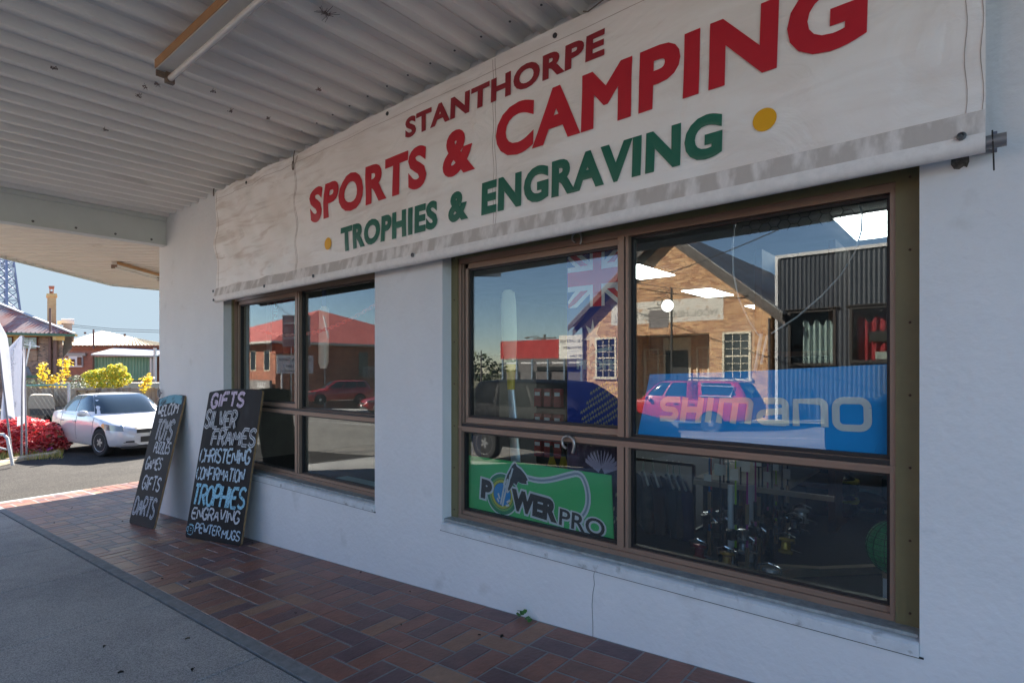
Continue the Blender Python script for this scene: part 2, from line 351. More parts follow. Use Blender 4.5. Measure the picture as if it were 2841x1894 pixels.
# ---------- the shop ----------
plaster=M('painted_render',(.71,.715,.725),.75,var=.05,vs=2.2,bump=.4,bs=30,dirt=((.42,.41,.39),4.2,.62,.42))
W1=(-5.647,-3.26); W2=(-2.579,-.187); ZS,ZH=-.955,.76
shop=thing('sports_shop','pale grey rendered corner shop with two wide brown framed display windows','shop',(-3,0,-1.4))
mb=MB(); xr=14.0
def wallbox(x0,x1,z0,z1): mb.box(x0,x1,0,.24,z0,z1)
for a,b in ((-7.334,W1[0]),(W1[1],W2[0]),(W2[1],xr)): wallbox(a,b,-3.2,4.1)
for a,b in (W1,W2): wallbox(a,b,-3.2,ZS-.03); wallbox(a,b,ZH,4.1)
mb.build('front_wall',plaster,shop)
mb=MB(); d=Vector((-.694,.72,0)); nn=Vector((.72,.694,0)); A=Vector((-7.334,.0,0)); B=A+d*1.7
def vwall(a,b,t,z0,z1):
    k=(b-a).normalized(); m_=Vector((-k.y,k.x,0))*t
    P=[a,b,b+m_,a+m_]; mb.loft([[p+UP*z0 for p in P],[p+UP*z1 for p in P]])
vwall(B,A+nn*.002,.2,-3.2,4.1); vwall(Vector((B.x,14,0)),B+Vector((0,.0,0)),.2,-3.2,4.1)
mb.build('corner_wall',plaster,shop)
mb=MB(); mb.box(B.x-.1,xr,.0,14,4.1,4.3); mb.build('roof',M('roof_sheet',(.3,.3,.3),.6),shop)
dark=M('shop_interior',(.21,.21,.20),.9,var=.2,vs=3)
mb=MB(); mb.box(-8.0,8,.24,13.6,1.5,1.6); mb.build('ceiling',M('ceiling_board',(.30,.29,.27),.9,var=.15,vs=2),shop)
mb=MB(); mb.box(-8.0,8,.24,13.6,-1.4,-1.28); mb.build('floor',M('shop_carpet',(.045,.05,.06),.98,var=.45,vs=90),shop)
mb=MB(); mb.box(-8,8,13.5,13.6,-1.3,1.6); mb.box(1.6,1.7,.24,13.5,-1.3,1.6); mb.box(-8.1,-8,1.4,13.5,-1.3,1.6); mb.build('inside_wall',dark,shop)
# sills
paint=M('sill_paint',(.62,.645,.665),.6,var=.12,vs=14,bump=.15,bs=80,dirt=((.2,.2,.19),18,.62,.8))
ledge=M('sill_ledge',(.30,.32,.32),.8,var=.35,vs=22)
crack=M('crack_shadow_gap',(.03,.03,.03),.9)
olive=M('olive_trim',(.17,.15,.075),.45,var=.14,vs=5,spec=.4)
bronze=M('bronze_frame',(.27,.185,.14),.42,metal=.25,var=.1,vs=4)
gasket=M('black_gasket',(.012,.012,.014),.5)
pane_m=glass_mat('shop_glass',.088,(.92,.95,.94))
def repeat(nm,src,prof,pos,ax,mat,parent):
    p=MW[parent.name].inverted()@Vector(pos)
    if src is None:
        mb=MB(); mb.lathe(prof,(0,0,0),ax,8); o=mb.build(nm,mat,parent,local=True)
    else:
        o=src.copy(); COL.objects.link(o); o.parent=parent
    o.location=p; return o
def window(nm,x0,x1,xm,zt_l,zt_r,deep):
    w=thing; e=bpy.data.objects.new(nm,None); COL.objects.link(e); e.parent=shop; MW[e.name]=MW[shop.name]
    yf=.088
    mb=MB(); fn=lambda u,v,t:(t,u,v)
    mb.prism([(-.012,ZS-.035),(-.012,ZS+.004),(.0,ZS+.012),(.09,ZS+.03),(.16,ZS+.03),(.16,ZS-.035)],fn,x0+.001,x1-.001); mb.build('sill',paint,e)
    mb=MB(); mb.box(x0+.004,x1-.004,.012,.088,ZS+.0225,ZS+.0345); mb.build('ledge',ledge,e)
    mb=MB(); mb.box(x0-.012,x1+.012,-.006,.02,ZS-.040,ZS-.0345); mb.build('joint',crack,e)
    zb,zh=ZS+.03,.679; fl,fr=x0+.056,x1-.077
    if deep==0: fl=x0+.043; fr=x1-.02
    mb=MB()   # olive surround
    mb.box(x0+.001,fl,.075,.2,zb,ZH); mb.box(fr,x1-.001,.075,.2,zb,ZH); mb.box(fl,fr,.077,.2,zh,ZH)
    mb.build('surround',olive,e)
    s0=None
    for q in range(7):
        for xx in ((x0+fl)/2,(fr+x1)/2+.005): s0=repeat('screw',s0,[(.0045,0),(.0045,.003),(.002,.005)],(xx,.0755,zb+.05+q*.26),(0,-1,0),M('rusty_screw',(.06,.03,.02),.7),e)
    tz0,tz1=-.385,-.335
    mb=MB()   # frame members with stepped profiles
    def hbar(z0,z1,a,b,y0=yf,y1=.15): mb.box(a,b,y0,y1,z0,z1)
    hbar(zb-.0,zb+.028,fl,fr,.082); hbar(zb+.028,zb+.05,fl+.001,fr-.001,.098)
    hbar(tz0+.018,tz0+.030,fl,fr,.078); hbar(tz0,tz0+.018,fl,fr,.088); hbar(tz0+.030,tz1,fl,fr,.096)
    hbar(zh-.034,zh,fl,fr,.086)
    mb.box(fl,fl+.022,.084,.15,zb+.028,zh-.034); mb.box(fr-.018,fr,.084,.15,zb+.028,zh-.034)
    mb.box(xm-.028,xm+.006,.080,.15,tz1+.001,zh-.034); mb.box(xm+.014,xm+.029,.083,.15,tz1+.001,zh-.034)
    mb.box(xm-.032,xm+.004,.081,.15,zb+.05,tz0); mb.box(xm+.012,xm+.028,.084,.15,zb+.05,tz0)
    mb.build('frame',bronze,e)
    mb=MB()   # sliding sash on the left light
    s0,s1=fl+.04,xm-.029
    mb.box(fl+.03,fl+.037,.09,.15,tz1+.002,zh-.036); mb.box(s0+.006,s0+.026,.1,.15,tz1+.03,zt_l+.03)
    mb.box(s0+.006,s1,.1,.15,zt_l,zt_l+.032); mb.box(s0+.006,s1,.1,.15,tz1+.003,tz1+.035)
    mb.build('sash',bronze,e)
    mb=MB(); g=.012
    def rim(a,b,c,d_,y=.112):
        mb.box(a,a+g,y,.14,c,d_); mb.box(b-g,b,y,.14,c,d_); mb.box(a+g,b-g,y,.14,c,c+g); mb.box(a+g,b-g,y,.14,d_-g,d_)
    R=[(s0+.026,s1,tz1+.036,zt_l),(xm+.0295,fr-.0185,tz1+.001,zh-.0345),(fl+.0225,xm-.0325,zb+.0505,tz0-.0005),(xm+.0285,fr-.0185,zb+.0505,tz0-.0005)]
    for a,b,c,d_ in R: rim(a,b,c,d_)
    mb.box(xm+.006,xm+.014,.09,.15,tz1+.002,zh-.035); mb.box(xm+.004,xm+.012,.09,.15,zb+.051,tz0-.001); mb.box(fl+.0225,fl+.0295,.1,.15,tz1+.002,zh-.036)
    mb.box(fl,fr,.0885,.096,tz0+.0305,tz1-.002)
    mb.build('gasket',gasket,e)
    for a,b,c,d_ in R:
        mb=MB(); mb.box(a+g,b-g,YG,YG+.005,c+g,d_-g); mb.build('pane',pane_m,e)
    return e
wB=window('window',W2[0],W2[1],-1.378,.612,.645,1)
wA=window('window',W1[0],W1[1],-4.44,.612,.648,0)
# cracks in the render, the socket hole under the banner and a ring bolt on the corner
mb=MB()
def crk(pts,w=.0016):
    for a,b in zip(pts,pts[1:]): mb.bar(a,b,w,w)
P=[(-1.49,-.0005,-.998),(-1.494,-.0005,-1.02),(-1.489,-.0005,-1.06),(-1.498,-.0005,-1.10),(-1.503,-.0005,-1.16),(-1.499,-.0005,-1.25),(-1.498,-.0005,-1.335)]
crk(P)
mb.build('crack',crack,shop)
mb=MB(); a=wp(2670,452); mb.prism([(-.03,.0),(-.022,-.016),(-.008,-.02),(.004,-.012),(.012,-.018),(.018,.0),(.016,.05),(-.028,.05)],lambda u,v,w:(a.x+u,w,a.z+v),-.0015,0); mb.build('chipped_socket',M('broken_render',(.12,.11,.10),.95,var=.7,vs=60),shop)
mb=MB(); c=wp(449,1090); mb.tube([c+Vector((.03*math.cos(t),-.03,.045*math.sin(t))) for t in frange(0,2*math.pi,14)],.008,6); mb.bar(c+Vector((0,-.03,0)),c+Vector((0,.01,0)),.012)
o=mb.build('ring_bolt',M('dull_steel',(.25,.25,.26),.5,metal=.6),smooth=40); tag(o,'small grey steel ring bolt fixed high on the rendered wall corner','ring bolt')
# weed at the wall foot
t=thing('weed','small bright green leafy weed growing between wall foot and clay paving','weed',(wp(1463,1715).x,-.02,GZ(-2,0)))
leafg=M('weed_leaf',(.05,.17,.03),.5,var=.3,vs=30); L=t.location
for k in range(9):
    mb=MB(); a=k*2.4; r=.015+.012*(k%3); c=Vector((L.x+r*math.cos(a)*1.3,L.y-.005-abs(r*math.sin(a)),L.z+.02+.012*(k%4)))
    q=[(0,-.014),(.012,-.006),(.014,.006),(0,.015),(-.014,.006),(-.012,-.006)]; X=Vector((math.cos(a),math.sin(a),.3)).normalized(); Yv=Vector((-math.sin(a),math.cos(a),.5)).normalized()
    mb.prism(q,lambda u,v,w:c+X*u+Yv*v+X.cross(Yv)*w,0,.001); mb.build('leaf',leafg,t)
# dead leaves on the paving
lf=M('dead_leaf',(.03,.022,.016),.9,var=.4,vs=40)
LP=[(1258,1637),(1393,1764),(1137,1640),(1112,1732),(820,1700),(450,1604),(527,1613),(1001,1587),(768,1529),(200,1408),(130,1421),(1230,1630),(1330,1760),(340,1445),(290,1792),(335,1864),(520,1770),(535,1856),(150,1450),(700,1505)]
base=None
for k,(px,py) in enumerate(LP):
    a=at(px,py,1); d=ray(px,py); z=-1.4
    for _ in range(12): p=CAM+d*(z/d.z); z=GZ(p.x,p.y)+.006
    if base is None:
        mb=MB(); mb.grid(lambda u,v:((u-.5)*.03*math.sin(math.pi*min(max(v,.08),.92)),(v-.5)*.045,.006*math.cos(5*u)+.008*abs(u-.5)+.004*math.sin(4*v)),4,5)
        base=mb.build('dead_leaf',lf); o=base
    else: o=base.copy(); COL.objects.link(o)
    o.location=p; o.rotation_euler=(random.uniform(-.2,.2),random.uniform(-.2,.2),random.uniform(0,6)); s=random.uniform(.3,.6); o.scale=(s,s,s)
    tag(o,'tiny dark curled dead leaf lying on the footpath paving','dead leaf','dead leaves scattered on the paving')

# ---------- awning ----------
awm=M('awning_sheet',(.86,.82,.76),.55,var=.07,vs=1.2,dirt=((.24,.18,.15),2.3,.64,.6),spec=.35,stretch=(1,.35,1))
trim=M('awning_trim',(.60,.62,.60),.55,var=.08,vs=2)
def profile(n,ph,zb,zt):
    pts=[]
    for k in range(n):
        x=ph+k*.2035
        pts+= [(x-.045,zb),(x,zb),(x+.026,zt),(x+.028,zt+.0),(x+.078,zt+.002),(x+.080,zt-.004),(x+.084,zt-.004),(x+.086,zt+.002),(x+.1325,zt)]
    return pts
aw=thing('awning','grey ribbed steel awning roof over the footpath along the shop front','awning',(-3,-2.3,1.7))
ZA=1.702; YE=-4.66
def zaw(x,z): return z+.0084*(x+2.36)
pr=profile(44,-2.361-.2035*24,ZA+.036,ZA+.085)
pr=[(x,z) for x,z in pr if x>-7.26 and x<6.2]
mb=MB(); n=len(pr); mb.add([(x,YE,zaw(x,z)) for x,z in pr]+[(x,.0,zaw(x,z)) for x,z in pr],[(i,i+1,n+i+1,n+i) for i in range(n-1)])
mb.build('roof_sheet',awm,aw)
mb=MB(); mb.loft([[(x,YE-.02,zaw(x,ZA-.03)),(x,YE+.0,zaw(x,ZA-.03)),(x,YE+.0,zaw(x,ZA+.16)),(x,YE-.02,zaw(x,ZA+.16))] for x in frange(-7.2,6.2,4)]); mb.build('fascia',trim,aw)
mb=MB(); mb.box(-7.22,-7.12,YE,-.001,1.385,1.718); mb.box(-7.26,-7.205,YE,-.001,1.66,1.86); mb.build('beam',trim,aw)
mb=MB(); mb.box(-7.12,-7.112,YE,-.002,1.385,1.43); mb.box(-7.12,-7.10,YE,-.002,1.655,1.70); mb.box(-7.22,-7.08,YE,-.002,1.381,1.385); mb.build('beam_flange',trim,aw)
s0=None
for k in range(14): s0=repeat('bolt',s0,[(.012,0),(.012,.004),(.004,.007)],(-7.112,-.15-.34*k,1.428),(1,0,0),M('bolt_head',(.12,.12,.12),.6),aw)
s0=None
for k in range(22):
    x=-2.361+.2035*(k-14)+.1
    for dx in (-.045,.04): s0=repeat('roof_screw',s0,[(.006,0),(.006,.004),(.002,.006)],(x+dx,-.16,zaw(x,ZA+.085)),(0,0,-1),M('bolt_head'),aw)
# cobwebs and rust smudges stay in the sheet's own dirt; corner awning
aw2=thing('awning','pale ribbed steel awning around the shop corner beyond the deep beam','awning',(-10,0,1.66))
dR=Vector((RT.x,RT.y,0)); dN=Vector((-dR.y,dR.x,0)); bm=bmesh.new()
pr=profile(80,-9,ZA-.035,ZA+.005); O=Vector((-10,0,0)); vsA=[];vsB=[]
for u,z in pr: vsA.append(bm.verts.new(O+dN*u-dR*10+UP*z)); vsB.append(bm.verts.new(O+dN*u+dR*10+UP*z))
for i in range(len(pr)-1): bm.faces.new((vsA[i],vsA[i+1],vsB[i+1],vsB[i]))
E0=zp(0,712.6,1.66); E1=zp(309.3,791.2,1.66); E2=zp(442,803,1.66); ed=(E1-E0).normalized(); en=Vector((-ed.y,ed.x,0)); en=en if en.dot(Vector((-1,-1,0)))>0 else -en
ed2=(E2-E1); ed2.z=0; ed2=Vector((0,1,0)); 
for co,no in ((E0,en),(E1,Vector((-1,0,0))),(Vector((-7.22,0,0)),Vector((1,0,0))),(Vector((0,10,0)),Vector((0,1,0))),(Vector((0,YE,0)),Vector((0,-1,0)))):
    bmesh.ops.bisect_plane(bm,geom=bm.verts[:]+bm.edges[:]+bm.faces[:],plane_co=co,plane_no=no,clear_outer=True)
bm.verts.index_update(); mb=MB(); mb.add([v.co.copy() for v in bm.verts],[tuple(v.index for v in f.verts) for f in bm.faces]); bm.free()
mb.build('roof_sheet',M('corner_sheet',(.72,.66,.58),.55,var=.06,vs=1.5,dirt=((.3,.2,.13),2.2,.66,.4)),aw2)
mb=MB(); q0=E0-ed*6.2
for a,b in ((q0,E1),(E1,Vector((E1.x,10,1.66)))): mb.bar(a+UP*.02,b+UP*.02,.012,.075)
mb.build('edge_flashing',trim,aw2)

# ---------- strip lights under the awning ----------
orange=M('yellowed_housing',(.42,.22,.09),.45,var=.15,vs=9); whiteen=M('batten_enamel',(.62,.60,.56),.4,var=.08,vs=5); tubem=M('unlit_tube',(.66,.63,.60),.25,var=.06,vs=12)
def batten(label,loc,rz,L):
    t=thing('strip_light',label,'light',loc,rz,'strip lights under the awning')
    mb=MB(); mb.prism([(-.048,.098),(-.048,.050),(-.044,.050),(-.044,.094),(.044,.094),(.044,.098)],lambda u,v,w:(w,u,v),0,L); mb.build('housing',orange,t,local=True)
    mb=MB(); mb.box(.012,L-.012,-.0435,.04,.044,.0935); mb.build('reflector',whiteen,t,local=True)
    mb=MB(); mb.tube([(.03,.022,.012),(L-.03,.022,.012)],.016,14); mb.build('tube',tubem,t,smooth=40,local=True)
    for x in (0,L-.03):
        mb=MB(); mb.box(x,x+.03,.0,.044,-.012,.0435); mb.box(x+.004,x+.012,-.044,.0,.01,.0435); mb.build('end_cap',M('lamp_holder',(.22,.15,.11),.6,var=.4,vs=50),t,local=True)
    return t
batten('long bare tube strip light with yellowed housing under the main awning',(-3.53,-1.22,1.605),0,1.27)
batten('short looking strip light hung under the corner awning beside the wall',tuple(zp(316,742,1.57)),math.atan2(.735,-.68),1.27)

# ---------- banner ----------
def hsh(x,z): return math.sin(x*7.1+z*3.3)*math.sin(z*9.7-x*2.1)
def wrinkle(x,z):
    e=.16+.95*min(1,max(0,(-3.0-x)/1.2))           # strongest at the slack far end
    s=math.sin((x*.75+z*1.1)*13+1.5*math.sin(x*3+z*2))*.45+math.sin((x*.3-z*1.25)*17+2*math.sin(x*4.1))*.3+math.sin((x*1.2+z*.4)*29+3*math.sin(z*5))*.14+hsh(x,z)*.3
    sg=max(0,1-abs(x+4.144)/.25)*.8*math.sin(z*23)
    return (.018*s+.010*sg)*e
XB0,XB1=-5.60,-.012
def bz(x,v):                                          # v 0 bottom .. 1 top
    k=(x-XB0)/(XB1-XB0); zb=.622+.052*k-.004*math.sin(k*math.pi); zt=1.662+.052*k; return zb+(zt-zb)*v
def bY(x,z): return -.092+wrinkle(x,z)
can=bpy.data.materials.new('banner_canvas'); can.use_nodes=True; n=can.node_tree.nodes; l=can.node_tree.links; b=n['Principled BSDF']; b.inputs['Roughness'].default_value=.62
tc=n.new('ShaderNodeTexCoord'); 
def noise(scale,stretch,det=6,dist=0):
    mp=n.new('ShaderNodeMapping'); mp.inputs['Scale'].default_value=stretch; l.new(tc.outputs['Object'],mp.inputs[0])
    t=n.new('ShaderNodeTexNoise'); t.inputs['Scale'].default_value=scale; t.inputs['Detail'].default_value=det; t.inputs['Distortion'].default_value=dist; l.new(mp.outputs[0],t.inputs['Vector']); return t.outputs['Fac']
def rampf(fac,a,bb,hi=1):
    r=n.new('ShaderNodeValToRGB'); r.color_ramp.elements[0].position=a; r.color_ramp.elements[1].position=bb; r.color_ramp.elements[1].color=(hi,hi,hi,1); l.new(fac,r.inputs[0]); return r.outputs[0]
def mixc(f,a,c):
    m=n.new('ShaderNodeMixRGB'); l.new(f,m.inputs[0]); 
    if isinstance(a,tuple): m.inputs[1].default_value=a
    else: l.new(a,m.inputs[1])
    m.inputs[2].default_value=c; return m.outputs[0]
c1=mixc(rampf(noise(1.6,(1,1,2.2)),.45,.8,.5),(.88,.855,.83,1),(.72,.65,.58,1))
c2=mixc(rampf(noise(2.0,(.8,1,2.6),5,.6),.50,.82,.45),c1,(.64,.56,.50,1))
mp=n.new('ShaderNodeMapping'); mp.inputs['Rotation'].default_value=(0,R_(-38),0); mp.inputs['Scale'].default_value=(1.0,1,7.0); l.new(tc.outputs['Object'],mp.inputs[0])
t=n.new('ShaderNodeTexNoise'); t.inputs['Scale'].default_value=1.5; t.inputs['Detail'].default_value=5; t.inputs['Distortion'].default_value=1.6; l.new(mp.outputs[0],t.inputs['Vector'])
crease_dirt_shade=rampf(t.outputs['Fac'],.50,.74,1.0)  # diagonal streaks: crease dirt plus fold shading painted into the canvas colour
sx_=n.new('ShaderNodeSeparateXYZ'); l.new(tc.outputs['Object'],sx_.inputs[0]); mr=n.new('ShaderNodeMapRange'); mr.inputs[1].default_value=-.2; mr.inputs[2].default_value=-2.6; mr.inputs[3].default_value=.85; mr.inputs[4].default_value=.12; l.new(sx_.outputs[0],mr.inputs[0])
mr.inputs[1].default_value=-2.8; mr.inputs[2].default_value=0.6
ml=n.new('ShaderNodeMath'); ml.operation='MULTIPLY'; l.new(crease_dirt_shade,ml.inputs[0]); l.new(mr.outputs[0],ml.inputs[1])
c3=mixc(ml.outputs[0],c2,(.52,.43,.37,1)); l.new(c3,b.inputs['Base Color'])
bp=n.new('ShaderNodeBump'); bp.inputs['Strength'].default_value=.55; bp.inputs['Distance'].default_value=.04; l.new(noise(2.6,(1,1,1.6),5,1.4),bp.inputs['Height']); l.new(bp.outputs[0],b.inputs['Normal'])
hem=M('grimy_hem',(.80,.77,.745),.7,var=.10,vs=30)
hemd=M('grimy_band',(.76,.72,.69),.75,var=.10,vs=30,dirt=((.42,.375,.34),8,.40,.7),stretch=(1.8,1,.7))
ban=thing('banner','long creased white canvas banner with red and green lettering above the shop windows','banner',(-2.8,-.09,1.15))
def bxz(k,v): x=XB0+(XB1-XB0)*k; return x,bz(x,v)
mb=MB()
def bfn(u,v):
    vv=.125+.875*v; x,z=bxz(u,vv); sag=.0
    return (x,bY(x,z)-.0,z)
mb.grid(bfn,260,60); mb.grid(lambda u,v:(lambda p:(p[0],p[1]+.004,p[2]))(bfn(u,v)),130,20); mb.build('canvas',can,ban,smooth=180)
mb=MB(); R0=.030    # rolled hem around a pole
def hfn(u,v):
    x,zb_=bxz(u,0); zt_=bz(x,.128)
    if v<.5: 
        k=v/.5; z=zt_+(zb_+.032-zt_)*k; return (x,bY(x,zt_)*(1-k)+(-.112)*k-.003,z)
    a=math.pi*(1.0+1.1*(v-.5)/.5); return (x,-.088+.027*math.cos(a),zb_+.030+.030*math.sin(a)*1.0)
mb.grid(hfn,160,16)
mb.m=[1 if (i//160)<6 else 0 for i in range(len(mb.f))]; mb.build('hem',[hem,hemd],ban,smooth=60)
mb=MB(); mb.tube([(XB0-.01,-.088,bz(XB0,0)+.03),(XB1+.05,-.088,bz(XB1,0)+.03)],.021,10); mb.build('pole',M('dull_steel'),ban,smooth=40)
red=M('banner_red',(.52,.012,.028),.4,var=.12,vs=3); dred=M('banner_maroon',(.30,.018,.03),.4,var=.15,vs=3); grn=M('banner_green',(.008,.13,.085),.4,var=.15,vs=3); yel=M('banner_yellow',(.80,.40,.01),.4)
def bword(body,x0,x1,zb_,h,mat,bold,nm='lettering',sh=.03,slope=.012):
    def fn(u,v,w):
        x=x0+u; z=zb_+v+slope*u; return (x,bY(x,z)-.0045-w,z)
    text_mb(body,fn,width=x1-x0,height=h,bold=bold,shear=sh,depth=.0015,maxseg=.06,space=1.10).build(nm,mat,ban)
bword('STANTHORPE',-2.815,-1.374,1.441,.126,dred,.042)
bword('SPORTS',-3.929,-2.618,1.090,.262,red,.046); bword('&',-2.475,-2.212,1.112,.262,red,.05); bword('CAMPING',-2.051,-.325,1.122,.275,red,.044)
bword('TROPHIES',-3.520,-2.521,.822,.172,grn,.05); bword('&',-2.425,-2.262,.846,.172,grn,.05); bword('ENGRAVING',-2.161,-.828,.845,.182,grn,.05)
for x,z in ((-.667,.959),(-3.684,.906)):
    mb=MB(); N=36
    mb.add([(x,bY(x,z)-.005,z)]+[(x+.044*math.cos(2*math.pi*k/N),bY(x,z)-.0045,z+.044*math.sin(2*math.pi*k/N)) for k in range(N)],[(0,1+k,1+(k+1)%N) for k in range(N)]); mb.build('dot',yel,ban)
mb=MB(); st=M('stitching',(.35,.27,.24),.9)
def stitch(x,z0,z1): 
    N=24
    mb.tube([(x+.004*math.sin(k),bY(x,z0+(z1-z0)*k/N)-.001,z0+(z1-z0)*k/N) for k in range(N+1)],.0009,4)
for x in (-4.152,-4.136,-2.075,-2.058,-.06,-.02,-5.56): stitch(x,bz(x,.13),bz(x,.99))
for v in (.128,.93): mb.tube([(x,bY(x,bz(x,v))-.0015,bz(x,v)) for x in frange(XB0+.01,XB1-.01,120)],.0009,4)
mb.build('stitching',st,ban)
mb=MB(); ey=M('eyelet',(.09,.10,.11),.4,metal=.7)
for x,v in ((-5.585,.02),(-5.59,.10),(-4.6,.05),(-3.85,.05),(-2.72,.05),(-1.66,.96),(-.07,.055),(-3.0,.97),(-5.0,.965)):
    z=bz(x,v); mb.lathe([(.013,0),(.013,.004),(.007,.005),(.006,.002)],(x,-.117 if v<.2 else bY(x,z)-.001,z),(0,-1,0),14)
mb.build('eyelet',ey,ban,smooth=40)
mb=MB(); rp=M('old_rope',(.16,.13,.11),.9)
mb.tube([(-4.165,bY(-4.1,1.66)-.01,1.70),(-4.15,bY(-4.1,1.6)-.01,1.65),(-4.143,bY(-4.1,1.6)-.014,1.60)],.004,5); mb.tube([(-4.145+.012*math.cos(t),-.115,1.575+.035*math.sin(t)) for t in frange(0,6.28,10)],.004,5)
mb.tube([(-5.62,-.1,1.70),(-5.605,-.11,1.66),(-5.59,-.115,1.62)],.005,5); mb.tube([(-1.49,-.1,1.705),(-1.46,-.105,1.69),(-1.42,-.105,1.70),(-1.36,-.106,1.715)],.003,5)
mb.build('tie_rope',rp,ban)
mb=MB(); z=bz(XB1,0)+.03; mb.box(XB1+.014,XB1+.028,-.095,-.0,z-.010,z+.028); mb.build('bracket',M('weathered_bracket',(.16,.17,.22),.5,metal=.4,var=.4,vs=30),ban)
mb=MB(); mb.tube([(XB1+.016,-.104,z+.03),(XB1+.018,-.108,z-.02),(XB1+.02,-.105,z-.095)],.0024,5); mb.build('cable_tie',gasket,ban)

# ---------- chalkboards ----------
bdm=M('blackboard_paint',(.010,.011,.013),.6,var=.35,vs=7,spec=.18,dirt=((.05,.052,.058),3,.55,.5)); wood=M('board_edge_wood',(.28,.18,.09),.8,var=.4,vs=20)
def chalk_mat(name,rgb):
    m=bpy.data.materials.new(name); m.use_nodes=True; n=m.node_tree.nodes; l=m.node_tree.links; b=n['Principled BSDF']; b.inputs['Roughness'].default_value=.95
    tc=n.new('ShaderNodeTexCoord'); t=n.new('ShaderNodeTexNoise'); t.inputs['Scale'].default_value=70; t.inputs['Detail'].default_value=4; l.new(tc.outputs['Object'],t.inputs['Vector'])
    r=n.new('ShaderNodeValToRGB'); r.color_ramp.elements[0].position=.33; r.color_ramp.elements[0].color=(*[c*.25 for c in rgb],1); r.color_ramp.elements[1].position=.5; r.color_ramp.elements[1].color=(*rgb,1); l.new(t.outputs['Fac'],r.inputs[0]); l.new(r.outputs[0],b.inputs['Base Color']); return m
dim_=chalk_mat('dim_chalk',(.17,.18,.20)); cw_=chalk_mat('white_chalk',(.60,.62,.66)); cb_=chalk_mat('blue_chalk',(.32,.60,.74)); cl_=chalk_mat('pale_blue_chalk',(.50,.62,.72)); cp_=chalk_mat('pink_chalk',(.62,.52,.66))
def board(label,BL,BR,TL,TR,arc,lines):
    t=thing('chalkboard',label,'chalkboard',tuple((BL+BR)/2),0,'chalkboards leaning on the shop wall')
    w=((BR-BL).length+(TR-TL).length)/2; h=((TL-BL).length+(TR-BR).length)/2; nrm=(BR-BL).cross(TL-BL).normalized()
    if nrm.y>0: nrm=-nrm
    def fn(u,v,d=0): a,b=u/w,v/h; return (BL*(1-a)+BR*a)*(1-b)+(TL*(1-a)+TR*a)*b+nrm*d
    out=[]; r=.035
    for cx,cy,a0 in ((w-r,r,-90),(w-r*.6,h-r*.6,0),(r*.6,h-r*.6,90),(r,r,180)):
        rr=r if cy<h/2 else r*.6
        out+=[(cx+rr*math.cos(R_(a0+k*15)),cy+rr*math.sin(R_(a0+k*15))) for k in range(7)]
        if cy>h/2 and cx>w/2: out+=[(w*(1-k/8),h+arc*math.sin(math.pi*k/8)) for k in range(1,8)]
    mb=MB(); mb.prism(out,lambda u,v,d:fn(u,v,d),0,-.018); mb.mi=1
    mb.m=[0,0]+[1]*(len(mb.f)-2); mb.build('board',[bdm,wood],t)
    for (txt,u,v,cw,ch,mat,hol,hw,rise,gap) in lines:
        if hol:
            rs=random.getstate(); mb=MB(); chalk_word(mb,txt,u*w,v*h,cw*w,ch*h,lambda a_,b_,d_:fn(a_,b_,d_-.0004),hw*.95,rise=rise*h,gap=gap,keep=1); mb.build('chalk_writing',dim_,t); random.setstate(rs)
        mb=MB(); chalk_word(mb,txt,u*w,v*h,cw*w,ch*h,fn,hw,hollow=hol,rise=rise*h,gap=gap); mb.build('chalk_writing',mat,t)
    return t,fn,w,h
GP=lambda px,py:(lambda p:p)(zp(px,py,-1.5))
def gpt(px,py):
    d=ray(px,py); z=-1.5
    for _ in range(15): p=CAM+d*(z/d.z); z=GZ(p.x,p.y)+.006
    return p
b2,f2,w2,h2=board('larger chalkboard by the window listing gifts, silver frames and trophies',gpt(513,1489),gpt(667.5,1514),wp(581,1087,-.085),wp(728.5,1083,-.004),.022,[
 ('GIFTS',.08,.893,.115,.09,cp_,0,.016,.0015,.28),('SILVER',.02,.755,.088,.11,cw_,1,.014,-.001,.28),('FRAMES',.21,.632,.104,.105,cw_,1,.014,.001,.26),
 ('CHRISTENING',.035,.515,.078,.09,cl_,0,.011,.0006,.22),('CONFIRMATION',.02,.395,.066,.085,cl_,0,.009,.0006,.22),('TROPHIES',.03,.225,.106,.13,cb_,0,.017,.0012,.22),
 ('ENGRAVING',.06,.132,.084,.074,cw_,0,.010,.0005,.24),('PEWTER',.17,.045,.061,.058,cl_,0,.0075,-.0006,.24),('MUGS',.66,.032,.062,.058,cl_,0,.0075,-.0006,.22)])
mb=MB()
for pts in ([(.03,.028),(.05,.022),(.10,.022),(.12,.03),(.125,.082),(.03,.088),(.03,.028)],[(.03,.088),(.075,.094),(.125,.082)],[(.03,.04),(.0,.045),(.0,.07),(.03,.075)],[(.06,.05),(.09,.05)],[(.06,.065),(.09,.065)]): ribbon(mb,chaikin([(u*w2+.010,v*h2) for u,v in pts],1),.003,f2,.0013)
mb.build('mug_drawing',cb_,b2)
b1,f1,w1,h1=board('smaller chalkboard at the wall corner with WELCOME, toys and darts',gpt(357.5,1450),gpt(426,1467.5),wp(441,1106,-.05),wp(514,1096,-.012),.02,[
 ('WELCOM',.10,.85,.10,.085,cw_,0,.011,.002,.22),('TOYS',.20,.66,.14,.15,cw_,1,.015,-.002,.22),('PUZZLES',.30,.555,.075,.085,cw_,0,.010,-.001,.18),
 ('GAMES',.12,.425,.10,.09,cw_,0,.010,.0005,.22),('GIFTS',.17,.27,.125,.10,cw_,0,.011,-.001,.32),('DARTS',.06,.075,.135,.13,cw_,1,.013,-.001,.28)])
mb=MB(); ribbon(mb,[(u*w1,h1*(.955+.03*math.sin(math.pi*u))) for u in frange(.06,.94,14)],.045,f1,.0009); 
